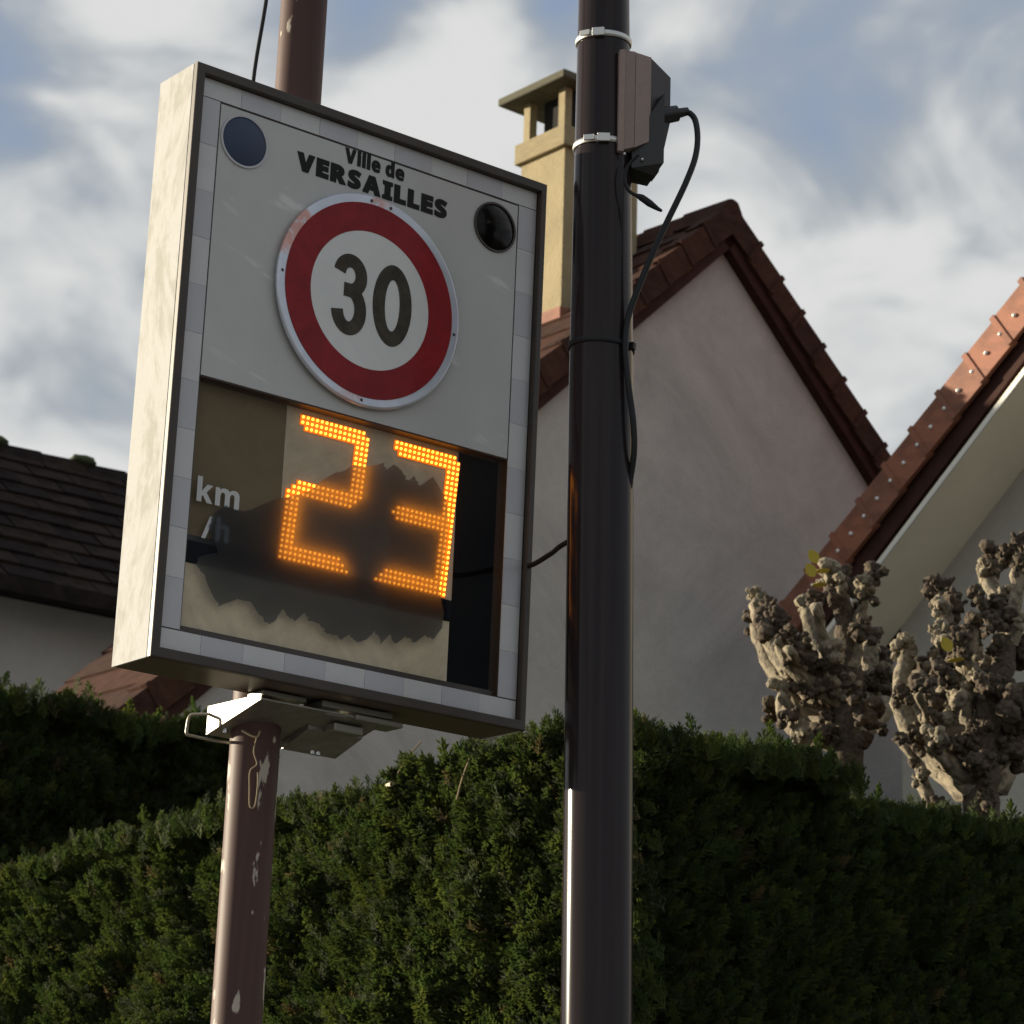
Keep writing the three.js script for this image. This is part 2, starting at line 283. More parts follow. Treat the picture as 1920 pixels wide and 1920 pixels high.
// the right house: a gable turned to the sun, deep cream soffit under red verge tiles
{
  const { u, n } = axes(52), al = 38.2 * RAD, t = Math.tan(al), A = V(2.719, 6.947, -13.733), half = 3.98, ax = 2.1;
  const h = thing('gabled_house', 'pale house with red verge tiles and a deep cream soffit behind the pollarded trees', 'house', 'houses beyond the hedges');
  // x runs along the gable towards the street, z out of the gable
  frame(h, V(A.x, 0, A.z).addScaledVector(n, ax), n, UP, u.clone().negate());
  const R = A.y + ax * t, L = half / Math.cos(al);
  const wy = R - 0.43, w = half - 0.45;
  part(h, 'wall', prism([[-w, 0], [w, 0], [w, wy - w * t], [0, wy], [-w, wy - w * t]], -8, -0.52), M.renderPale);
  const roof = new THREE.Group(); roof.name = 'roof'; h.add(roof); roof.position.y = R;
  for (const s of [-1, 1]) {
    const put = (name, g, m) => { g.rotateZ(-al); if (s < 0) { g.scale(-1, 1, 1); flip(g); g.computeVertexNormals(); } return part(roof, name, g, m); };
    put('roof_deck', box(0, L, -0.12, -0.045, -8.2, -0.045), M.bargeBrown);
    put('soffit', box(0, L, -0.34, -0.3, -0.519, -0.06), M.cream);
    put('soffit_trim', box(0, L, -0.345, -0.325, -0.0588, -0.045), M.whiteTrim);
    put('barge_board', box(0, L, -0.28, -0.122, -0.075, -0.05), M.bargeBrown);
    const st = 0.3, nC = Math.ceil(L / st);
    for (let i = 0; i < nC; i++) { const g = box(0, st * 1.12, -0.035, 0, -8.2, -0.06); g.rotateZ(0.05); g.translate(i * st, 0, 0); put('tile_course', g, i % 2 ? M.tileRed : M.tileRed2); }
    const vg = vergeTile(0.29, 0.2, 0.14, 0.03);
    for (let i = 0; i < Math.ceil((L - 0.1) / 0.262); i++) {
      const m = part(roof, 'verge_tile', vg, i % 3 ? M.tileRed : M.tileRed2), d = 0.2 + i * 0.262;
      m.position.set(s * d * Math.cos(al), -d * Math.sin(al) + 0.028, -0.03); m.rotation.z = -s * (al - 0.05); m.scale.x = -s;
      if (s < 0) for (const q of [-0.07, 0.06]) { const c = part(roof, 'nail', new THREE.SphereGeometry(0.0125, 10, 8), M.metalClip); c.position.set(-(d - q) * Math.cos(al), -(d - q) * Math.sin(al) - 0.1, 0.006); }
    }
  }
  const rg = ridgeTile(0.4, 0.11);
  for (let i = 0; i < 20; i++) { const m = part(roof, 'ridge_tile', rg, M.tileRed); m.position.set(0, -0.03, -i * 0.37); m.rotation.x = 0.035; }
}
// the left house: a dark roof slope turned to the street
{
  const { u, n } = axes(52), al = 40 * RAD, t = Math.tan(al), A = V(-4.258, 0, -21.584), R = 8.30;
  const h = thing('dark_roofed_house', 'house with dark mossy tiled roof above a grey wall beside the lit cabinet side', 'house', 'houses beyond the hedges');
  frame(h, A, u, UP, n);
  const d = 1.9, eave = R - d * t;
  part(h, 'wall', box(-6, 3.6, 0, eave + 0.1, -2, d - 0.42), mottled([0.38, 0.365, 0.34], 0.15, 9, 0.92, { bumpMap: grainBump, bumpScale: 0.004 }, 0.4, 42));
  part(h, 'rear_wall', box(-6, 3.6, 0, eave + 0.1, -3.0, -2.002), M.render);
  const roof = new THREE.Group(); roof.name = 'roof'; h.add(roof); roof.position.y = R; 
  const L = d / Math.cos(al), st = 0.23, nC = Math.ceil(L / st);
  const deckF = box(-6.3, 3.9, -0.2, -0.05, 0, L); deckF.rotateX(al); part(roof, 'roof_deck', deckF, M.tileDark2);
  const deckB = box(-6.3, 3.9, -0.2, -0.05, -4.4, 0); deckB.rotateX(-al); part(roof, 'roof_deck', deckB, M.tileDark2);
  const r = rng(5);
  for (let i = 0; i < nC; i++) for (let k = 0; k < 26; k++) {
    const w = 0.39, x = -6.3 + k * w + (i % 2) * 0.19, g = box(x, x + w - 0.012, -0.04, 0, 0, st * 1.14); g.rotateX(-0.09 - r() * 0.03); g.translate(0, (r() - 0.5) * 0.012, i * st); g.rotateX(al);
    part(roof, 'tile', g, r() > 0.5 ? M.tileDark : M.tileDark2);
  }
  const rg = ridgeTile(0.44, 0.12); rg.rotateY(Math.PI / 2);
  for (let i = 0; i < 25; i++) { const m = part(roof, 'ridge_tile', rg, r() > 0.5 ? M.tileDark : M.tileDark2); m.position.set(-6.2 + i * 0.41, -0.05, 0); m.rotation.z = 0.03; 
    if (i % 2) { const s = part(roof, 'moss_clump', knobGeo(0.075, i * 3 + 1), M.moss); s.position.set(-6.2 + i * 0.41, 0.035, 0.02); s.scale.set(1.5, 0.7, 1.1); } }
  part(h, 'gutter', box(-6.3, 3.9, eave - 0.16, eave - 0.04, d - 0.02, d + 0.1), M.tileDark2);
}

// ------------------------------------------------------------------ hedges
// a flat scale-leaved spray: a stem with side shoots in one plane, each set with short tapering leaflets
function sprayGeo(seed, len = 0.1) {
  const r = rng(seed), pos = [], nor = [];
  const blade = (x, y, z, dx, dy, dz, l, w) => {
    const s = V(dx, dy, dz).normalize(), side = V(-s.y, s.x, 0.5 * (r() - 0.5)).normalize().multiplyScalar(w), nn = side.clone().cross(s).normalize();
    const a = [x - side.x * 0.5, y - side.y * 0.5, z - side.z * 0.5], b = [x + side.x * 0.5, y + side.y * 0.5, z + side.z * 0.5], m = [x + s.x * l * 0.55 + side.x * 0.75, y + s.y * l * 0.55 + side.y * 0.75, z + s.z * l * 0.55 + side.z * 0.75], q = [x + s.x * l * 0.5 - side.x * 0.75, y + s.y * l * 0.5 - side.y * 0.75, z + s.z * l * 0.5 - side.z * 0.75], e = [x + s.x * l, y + s.y * l, z + s.z * l];
    for (const f of [a, b, m, a, m, q, q, m, e]) { pos.push(...f); nor.push(nn.x, nn.y, nn.z); }
  };
  // a plume of fine shoots round the stem, each forking into short scaly tips
  for (let i = 0; i < 24; i++) {
    const t = i / 24, y = t * len * 0.72, a0 = i * 2.4 + r(), tilt = 0.25 + 0.75 * (1 - t) * (0.6 + 0.5 * r()), l = len * (0.34 + 0.2 * r()) * (1.05 - 0.45 * t);
    const d = V(Math.sin(tilt) * Math.cos(a0), Math.cos(tilt), Math.sin(tilt) * Math.sin(a0));
    blade(0, y, 0, d.x, d.y, d.z, l * 0.62, 0.0036);
    const m = [d.x * l * 0.5, y + d.y * l * 0.5, d.z * l * 0.5];
    for (let k = 0; k < 3; k++) { const e = V(d.x + (r() - 0.5) * 0.95, d.y + 0.15 + (r() - 0.5) * 0.6, d.z + (r() - 0.5) * 0.95).normalize(); blade(m[0], m[1], m[2], e.x, e.y, e.z, l * (0.34 + 0.25 * r()), 0.0033); }
  }
  const g = new THREE.BufferGeometry(); g.setAttribute('position', new THREE.Float32BufferAttribute(pos, 3)); g.setAttribute('normal', new THREE.Float32BufferAttribute(nor, 3)); return g;
}
const sprays = [sprayGeo(3), sprayGeo(11), sprayGeo(29)];
const leafMat = new THREE.MeshPhysicalMaterial({ color: 0xffffff, roughness: 0.92, side: THREE.DoubleSide, transmission: 0.48, thickness: 0, specularIntensity: 0.25 });
// places: {p, axis, scale, color}
function foliage(parent, places, seed) {
  const r = rng(seed), q = new THREE.Quaternion(), m = new THREE.Matrix4(), s = V(), col = new THREE.Color(), roll = new THREE.Quaternion();
  sprays.forEach((geo, k) => {
    const mine = places.filter((_, i) => i % sprays.length === k), im = new THREE.InstancedMesh(geo, leafMat, mine.length);
    mine.forEach((o, i) => { q.setFromUnitVectors(UP, o.axis); roll.setFromAxisAngle(UP, r() * 6.283); q.multiply(roll); m.compose(o.p, q, s.setScalar(o.scale)); im.setMatrixAt(i, m); im.setColorAt(i, col.setRGB(...o.color)); });
    im.name = 'foliage'; im.userData.kind = 'stuff'; lit(im); parent.add(im);
  });
}
function leafColor(r, dry = 0.05) { const a = 0.7 + 0.6 * r(), d = r() < dry ? 1 : 0, y = r() * r(); return d ? [0.12 * a, 0.095 * a, 0.04 * a] : [(0.042 + 0.045 * y) * a, (0.068 + 0.034 * y) * a, (0.016 + 0.003 * y) * a]; }
// a straight clipped hedge: local x along it, z out of its street side, from x = 0 to len
function hedgeRun(o) {
  const { len, height, depth, seed, dens, lump = 0.11, from = 0.6, round = 0.16, leaf = 1, dry = 0.02, endA = false, endB = false } = o, r = rng(seed), g = o.parent, places = [];
  const bulge = (x, y) => lump * (2 * fbm(x * 2.6 + seed, y * 3.2, 2.7, 3) - 1) + lump * 0.7 * (2 * fbm(x * 8 + seed, y * 8, 6.1, 2) - 1);
  const surf = (x, y) => { const e = Math.max(0, y - (height - round)) / round; return bulge(x, y) - 0.2 * e * e; };
  const topAt = (x, z) => height + 0.12 * (2 * fbm(x * 3.4 + seed, z * 4, 9.1, 4) - 1) - 0.07 * Math.pow(clamp((z + 0.06) / 0.2), 2);
  const add = (x, y, z, out, sc) => { const ax = V(out[0] + (r() - 0.5) * 1.1, out[1] + (r() - 0.5) * 0.8, out[2] + (r() - 0.5) * 1.1).normalize(); places.push({ p: V(x, y, z).addScaledVector(ax, -0.035 * sc), axis: ax, scale: sc * leaf, color: leafColor(r, dry) }); };
  const N = Math.round(len * (height - from) * dens);
  for (let i = 0; i < N; i++) { const x = r() * len, y = from + r() * (height - from), dz = -0.14 * r() * r(); add(x, y, surf(x, y) + dz, [0, 0.6, 0.85], 0.5 + 0.5 * r()); }
  for (let i = 0; i < len * from * dens * 0.12; i++) { const x = r() * len, y = 0.05 + r() * from; add(x, y, surf(x, y), [0, 0.5, 0.85], 1.6 + r()); }
  for (let i = 0; i < len * depth * dens * 0.8; i++) { const x = r() * len, z = 0.05 - r() * depth; add(x, topAt(x, z) - 0.05 * r(), z, [0, 1, 0.25], 0.45 + 0.4 * r()); }
  if (endA) for (let i = 0; i < depth * (height - from) * dens * 0.8; i++) { const z = -r() * depth, y = from + r() * (height - from); add(bulge(z + 7, y) * 0.8, y, z, [-0.85, 0.5, 0], 0.8 + 0.5 * r()); }
  if (endB) for (let i = 0; i < depth * (height - from) * dens * 0.8; i++) { const z = -r() * depth, y = from + r() * (height - from); add(len + bulge(z + 3, y) * 0.8, y, z, [0.85, 0.5, 0], 0.8 + 0.5 * r()); }
  // wayward shoots above the clipped line
  for (let i = 0; i < len * 26; i++) { const x = r() * len, z = 0.02 - r() * depth * 0.7; add(x, topAt(x, z) + 0.03 + 0.05 * r() * r(), z, [0, 1.3, 0.2], 0.45 + 0.45 * r()); }
  foliage(g, places, seed + 1);
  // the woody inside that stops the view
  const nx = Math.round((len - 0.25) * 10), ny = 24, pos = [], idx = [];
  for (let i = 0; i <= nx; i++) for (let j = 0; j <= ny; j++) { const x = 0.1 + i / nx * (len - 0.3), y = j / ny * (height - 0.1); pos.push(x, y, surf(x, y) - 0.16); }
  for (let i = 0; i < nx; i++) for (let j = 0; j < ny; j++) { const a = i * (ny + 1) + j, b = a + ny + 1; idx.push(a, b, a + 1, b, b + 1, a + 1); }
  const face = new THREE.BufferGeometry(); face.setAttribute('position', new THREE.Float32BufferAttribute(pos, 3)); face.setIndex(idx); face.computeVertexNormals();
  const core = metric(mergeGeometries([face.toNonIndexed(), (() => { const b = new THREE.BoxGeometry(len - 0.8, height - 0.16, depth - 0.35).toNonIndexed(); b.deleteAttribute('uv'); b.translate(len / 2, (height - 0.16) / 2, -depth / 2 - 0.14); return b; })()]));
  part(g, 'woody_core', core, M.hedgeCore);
}
const hedgeA = axes(52), cornerK = V(0.302, 0, -6.993);
{
  const g = thing('clipped_hedge', 'sunlit green conifer hedge running back from the corner behind the speed sign post', 'hedge', 'conifer hedges along the plots');
  // x from the far end towards the corner, z out to the sunny side
  frame(g, cornerK.clone().addScaledVector(hedgeA.n, -6.0), hedgeA.n, UP, hedgeA.u.clone().negate());
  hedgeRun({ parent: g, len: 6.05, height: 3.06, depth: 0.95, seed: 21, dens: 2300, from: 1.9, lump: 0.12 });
  // bare and dead shoots standing out of the green, [distance from the corner, height] along each
  const tw = [[[0.8, 3.12], [0.83, 3.08], [0.85, 3.03]], [[0.57, 3.04], [0.575, 2.98], [0.57, 2.92]]];
  tw.forEach((l, i) => part(g, 'dead_shoot', tube(l.map(([t, y], k) => [6 - t, y, 0.06 + 0.02 * k]), 0.0022 + 0.0006 * (i % 3), 8, 6), M.twig));
  part(g, 'cut_stub', tube([[6 - 0.945, 3.012, 0.06], [6 - 0.9, 3.002, 0.1], [6 - 0.85, 2.997, 0.12]], 0.006, 6, 7), mat([0.6, 0.5, 0.36], 0.8), 'pale cut stub sticking out of the hedge');
}
{
  const { u, n } = axes(45);
  const g = thing('clipped_hedge', 'deeply shaded dark green conifer hedge with sunlit top to the right of the lamp post', 'hedge', 'conifer hedges along the plots');
  frame(g, cornerK.clone().addScaledVector(u, 0.04).addScaledVector(n, -0.03), u, UP, n);
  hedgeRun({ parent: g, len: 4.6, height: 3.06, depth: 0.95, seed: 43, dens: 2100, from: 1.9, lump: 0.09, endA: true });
}
{
  const g = thing('clipped_hedge', 'taller dark hedge in shade behind the sunlit hedge, below the dark roofed house', 'hedge', 'conifer hedges along the plots');
  const { u, n } = axes(60);
  frame(g, V(-2.75, 0, -10.2), u, UP, n);
  hedgeRun({ parent: g, len: 1.95, height: 3.83, depth: 1.3, seed: 67, dens: 1500, from: 2.4, lump: 0.14, round: 0.4, leaf: 1.35, endB: true, dry: 0.02 });
}

// ------------------------------------------------------------------ pollarded trees
const limbsA = [[[1.209,3.498,-9.524,0.095],[1.215,3.672,-9.523,0.09],[1.223,3.808,-9.522,0.075],[1.206,3.985,-9.524,0.06],[1.199,4.104,-9.525,0.05]],[[1.214,3.536,-9.523,0.05],[1.138,3.544,-9.506,0.04],[1.093,3.563,-9.484,0.035],[1.041,3.533,-9.464,0.03],[1.016,3.61,-9.44,0.03],[0.987,3.665,-9.416,0.03],[0.962,3.698,-9.392,0.026]],[[1.212,3.711,-9.523,0.055],[1.156,3.755,-9.47,0.05],[1.121,3.868,-9.414,0.038],[1.101,3.95,-9.357,0.034],[1.082,3.999,-9.299,0.04]],[[1.224,3.828,-9.522,0.05],[1.248,3.941,-9.498,0.04],[1.268,4.034,-9.474,0.032],[1.296,4.111,-9.449,0.034]],[[1.215,3.672,-9.523,0.05],[1.099,3.734,-9.467,0.045],[0.998,3.805,-9.409,0.04],[0.949,3.885,-9.345,0.04]],[[1.107,3.749,-9.536,0.035],[1.036,3.797,-9.413,0.03],[0.981,3.834,-9.288,0.03]],[[1.163,3.672,-9.529,0.04],[1.067,3.676,-9.521,0.035],[1.012,3.72,-9.507,0.03],[0.987,3.764,-9.49,0.026]],[[1.219,3.652,-9.522,0.045],[1.311,3.758,-9.637,0.04],[1.376,3.826,-9.754,0.035]],[[1.162,3.613,-9.529,0.035],[1.117,3.691,-9.626,0.03],[1.112,3.77,-9.717,0.026]]];
const knobsA = [[1.213,4.179,-9.641,5,0.055],[1.14,4.121,-9.409,4,0.045],[1.113,4.072,-9.552,2,0.03],[1.299,4.141,-9.412,4,0.035],[0.941,3.945,-9.409,7,0.05],[0.99,3.874,-9.375,4,0.04],[0.962,3.716,-9.425,3,0.03],[0.974,3.701,-9.739,3,0.035],[1.008,3.821,-9.692,3,0.03],[1.074,3.928,-9.675,5,0.045],[1.141,3.848,-9.665,5,0.04],[1.147,3.835,-9.395,3,0.04],[1.078,3.711,-9.455,4,0.035],[1.198,3.742,-9.581,4,0.05],[1.356,3.796,-9.607,4,0.04],[1.258,3.785,-9.675,5,0.05],[1.126,3.678,-9.702,3,0.035],[1.269,3.595,-9.332,5,0.06],[1.246,4.017,-9.566,3,0.045],[0.943,4.063,-9.629,2,0.03]];
const limbsB = [[[1.588,3.22,-8.96,0.1],[1.6,3.363,-8.958,0.095],[1.62,3.545,-8.955,0.085],[1.667,3.727,-8.946,0.07],[1.676,3.82,-8.944,0.06]],[[1.45,3.201,-8.984,0.04],[1.408,3.291,-8.991,0.034],[1.386,3.364,-8.996,0.03],[1.357,3.415,-9.001,0.026],[1.332,3.455,-9.006,0.022]],[[1.581,3.309,-8.962,0.045],[1.496,3.34,-8.927,0.04],[1.458,3.359,-8.885,0.034],[1.421,3.385,-8.841,0.03],[1.385,3.401,-8.798,0.026]],[[1.6,3.381,-8.958,0.05],[1.574,3.435,-8.959,0.045],[1.549,3.498,-8.959,0.034],[1.551,3.579,-8.955,0.034],[1.549,3.661,-8.951,0.036]],[[1.522,3.363,-8.972,0.04],[1.444,3.442,-8.922,0.035],[1.404,3.487,-8.866,0.028],[1.378,3.533,-8.808,0.024],[1.352,3.564,-8.75,0.024]],[[1.423,3.513,-8.988,0.022],[1.483,3.63,-9.243,0.02]],[[1.676,3.801,-8.944,0.05],[1.671,3.931,-9.02,0.045],[1.664,4.026,-9.095,0.04],[1.66,4.094,-9.17,0.038]],[[1.686,3.782,-8.942,0.045],[1.715,3.914,-8.947,0.038],[1.73,4.029,-8.953,0.034],[1.744,4.125,-8.96,0.03]],[[1.631,3.618,-8.953,0.05],[1.539,3.719,-8.928,0.045],[1.478,3.821,-8.898,0.04],[1.455,3.903,-8.861,0.042]],[[1.612,3.563,-8.956,0.045],[1.54,3.637,-9.052,0.04],[1.501,3.726,-9.141,0.034],[1.497,3.787,-9.225,0.03]],[[1.608,3.345,-8.957,0.05],[1.665,3.403,-8.969,0.045],[1.739,3.48,-8.976,0.04]]];
const knobsB = [[1.688,4.123,-9.113,6,0.045],[1.652,4.086,-9.104,3,0.035],[1.685,4.105,-8.946,2,0.025],[1.732,4.126,-8.895,3,0.035],[1.482,3.983,-9.023,6,0.045],[1.508,3.916,-8.943,4,0.04],[1.444,3.786,-8.834,4,0.035],[1.569,3.929,-8.877,3,0.03],[1.524,3.771,-9.111,6,0.04],[1.495,3.745,-8.773,4,0.035],[1.434,3.643,-8.784,5,0.035],[1.607,3.713,-9.013,5,0.045],[1.596,3.614,-8.861,4,0.04],[1.392,3.637,-9.008,5,0.035],[1.331,3.607,-8.989,3,0.028],[1.427,3.567,-8.917,3,0.028],[1.444,3.546,-9.206,4,0.03],[1.35,3.454,-8.864,3,0.028],[1.534,3.41,-8.931,5,0.04],[1.568,3.347,-8.831,4,0.035],[1.63,3.493,-9.012,4,0.035],[1.491,3.542,-8.877,4,0.04],[1.623,3.823,-8.89,4,0.045],[1.723,3.752,-9.046,6,0.06],[1.684,3.563,-8.862,6,0.06],[1.666,3.44,-8.972,5,0.06],[1.498,3.38,-9.156,3,0.03],[1.305,3.419,-8.828,1,0.02]];
function pollard(label, limbs, knobs, foot, seed, leaves) {
  const r = rng(seed), g = thing('pollarded_tree', label, 'tree', 'pollarded trees behind the hedge'), base = V(foot[0], 0, foot[2]); g.position.copy(base);
  const rel = (p) => [p[0] - base.x, p[1], p[2] - base.z, p[3] * 0.6], t0 = rel(limbs[0][0]);
  part(g, 'trunk', limb([[0, 0, 0, 0.17], [0.02, 1.2, 0.01, 0.13], [t0[0] * 0.6, 2.4, t0[2] * 0.6, 0.12], ...limbs[0].map(rel)], 60, 14, 0.3, seed), M.knuckle);
  limbs.slice(1).forEach((l, i) => part(g, 'branch', limb(l.map(rel), 34, 12, 0.8, seed + i), M.bark));
  // further limbs on the far side
  for (let i = 0; i < 9; i++) {
    const a = t0, b = [a[0] + (r() - 0.5) * 0.5, a[1] + 0.15 + 0.35 * r(), a[2] - 0.08 - 0.4 * r(), 0.035], c = [b[0] + (r() - 0.5) * 0.15, b[1] + 0.14 + 0.12 * r(), b[2] - 0.08 * r(), 0.03];
    part(g, 'branch', limb([[a[0], a[1] + 0.05, a[2], 0.05], b, c], 16, 8, 0.5, seed + 40 + i), M.bark); knobs = [...knobs, [c[0] + base.x, c[1], c[2] + base.z, 4, 0.035]];
  }
  for (const l of limbs) for (let q = 0; q < 4; q++) { const f = r() * (l.length - 1.01), m = Math.floor(f), w = f - m, a = l[m], b = l[m + 1]; knobs = [...knobs, [a[0] + (b[0] - a[0]) * w + (r() - 0.5) * 0.06, a[1] + (b[1] - a[1]) * w + 0.02, a[2] + (b[2] - a[2]) * w + 0.02 + 0.03 * r(), 2, 0.02 + 0.016 * r()]]; }
  knobs.forEach((k, i) => {
    const gs = [], [x, y, z] = rel([k[0], k[1], k[2], 0]);
    for (let j = 0; j < k[3] + 2; j++) { const q = knobGeo(k[4] * (0.3 + 0.4 * r()), seed + i * 7 + j, 3); const e = j ? 1.05 : 0; q.translate((r() - 0.5) * 2 * k[4] * e, (r() - 0.5) * 2 * k[4] * e, (r() - 0.5) * 2 * k[4] * e); gs.push(q); }
    // short warty stubs round each head
    for (let j = 0; j < 8 + 2 * k[3]; j++) { const d = V(r() - 0.5, r() - 0.25, r() - 0.5).normalize(), l = k[4] * (0.85 + 0.55 * r()), w = 0.006 + 0.009 * r(), s = limb([[d.x * l * 0.4, d.y * l * 0.4, d.z * l * 0.4, w], [d.x * l * 0.8, d.y * l * 0.8 + 0.004, d.z * l * 0.8, w * 0.9], [d.x * l, d.y * l + 0.01, d.z * l, w * 1.25]], 5, 6, 0.5, j); s.deleteAttribute('uv'); gs.push(s); }
    const m = mergeGeometries(gs.map((q) => { const t = q.index ? q.toNonIndexed() : q; return t; })); metricKeep(m); m.translate(x, y, z);
    part(g, 'knuckle', m, i % 5 === 1 ? M.bark : M.knuckle);
  });
  for (const [x, y, z] of leaves) for (let j = 0; j < 2; j++) {
    const s = new THREE.Shape(); s.moveTo(0, -0.026); s.bezierCurveTo(0.03, -0.012, 0.022, 0.014, 0, 0.03); s.bezierCurveTo(-0.022, 0.014, -0.03, -0.012, 0, -0.026);
    const m = part(g, 'leaf', new THREE.ExtrudeGeometry(s, { depth: 0.0012, bevelEnabled: false }), M.yellowLeaf, 'yellow autumn leaf'); m.position.set(x - base.x + j * 0.03, y - j * 0.05, z - base.z + 0.05); m.rotation.set(0.4 + j, 0.5 * j - 0.4, 0.6 + j);
  }
}
function metricKeep(g) { const p = g.attributes.position, uv = new Float32Array(p.count * 2); for (let i = 0; i < p.count; i++) { uv[i * 2] = p.getX(i) + p.getZ(i) * 0.7; uv[i * 2 + 1] = p.getY(i); } g.setAttribute('uv', new THREE.BufferAttribute(uv, 2)); }
M.knuckle = mottled([0.07, 0.052, 0.034], 1.1, 30, 0.95, { bumpMap: grainBump, bumpScale: 0.006 }, 4, 36);
pollard('knobbly pollarded tree with yellow leaves in front of the grey gable wall', limbsA, knobsA, [1.2, 0, -9.53], 301, [[1.055, 4.13, -9.2], [1.045, 4.08, -9.2]]);
pollard('knobbly pollarded tree with pale upright limbs in front of the red verged house', limbsB, knobsB, [1.62, 0, -9.0], 402, [[1.44, 3.72, -8.75]]);

// ------------------------------------------------------------------ the speed display sign
const signU = V(0.788651, -0.009694, -0.614765).normalize(), signUp = V(0.012291, 0.999924, 0).normalize(), signN = V(0.614718, -0.007556, 0.788711).normalize();
const signO = V(-0.667, 2.7293, -4.916), SW = 0.8857, SH = 1.2, SD = 0.1266;
const atSign = (x, y, z) => signO.clone().addScaledVector(signU, x).addScaledVector(signUp, y).addScaledVector(signN, z);
const fontBold = await new FontLoader().loadAsync('fonts/droid/droid_sans_bold.typeface.json');
function lettering(str, x0, x1, y0, cap, fat, z, depth = 0.0012, gap = 0.012) {
  const opt = { font: fontBold, size: 0.1, depth: 0.01, curveSegments: 6, bevelEnabled: true, bevelThickness: 0.0001, bevelSize: fat, bevelSegments: 1 };
  const ref = new TextGeometry('V', opt); ref.computeBoundingBox(); const y00 = ref.boundingBox.min.y, ch = ref.boundingBox.max.y - y00, gs = []; let x = 0;
  for (const c of str) { if (c === ' ') { x += 0.035; continue; } const g = new TextGeometry(c, opt); g.computeBoundingBox(); const b = g.boundingBox; g.translate(x - b.min.x, -y00, -b.min.z); x += b.max.x - b.min.x + gap; gs.push(g); }
  const g = mergeGeometries(gs), w = x - gap; g.scale((x1 - x0) / w, cap / ch, depth / 0.0102); g.translate(x0, y0, z); return g;
}
// a flat band of the given width along a centre line, with thickness
function band(pts, w, depth, n = 40) {
  const cv = new THREE.CatmullRomCurve3(pts.map((p) => V(p[0], p[1], 0))), L = [], R = [];
  for (let i = 0; i <= n; i++) { const t = i / n, p = cv.getPoint(t), d = cv.getTangent(t); L.push(new THREE.Vector2(p.x - d.y * w / 2, p.y + d.x * w / 2)); R.push(new THREE.Vector2(p.x + d.y * w / 2, p.y - d.x * w / 2)); }
  return metric(new THREE.ExtrudeGeometry(new THREE.Shape([...L, ...R.reverse()]), { depth, bevelEnabled: false }));
}
function ring(r1, r0, d, z, seg = 72) { const s = new THREE.Shape(); s.absarc(0, 0, r1, 0, Math.PI * 2, false); if (r0) { const h = new THREE.Path(); h.absarc(0, 0, r0, 0, Math.PI * 2, true); s.holes.push(h); } const g = new THREE.ExtrudeGeometry(s, { depth: d, bevelEnabled: false, curveSegments: seg }); g.translate(0, 0, z); return metric(g); }
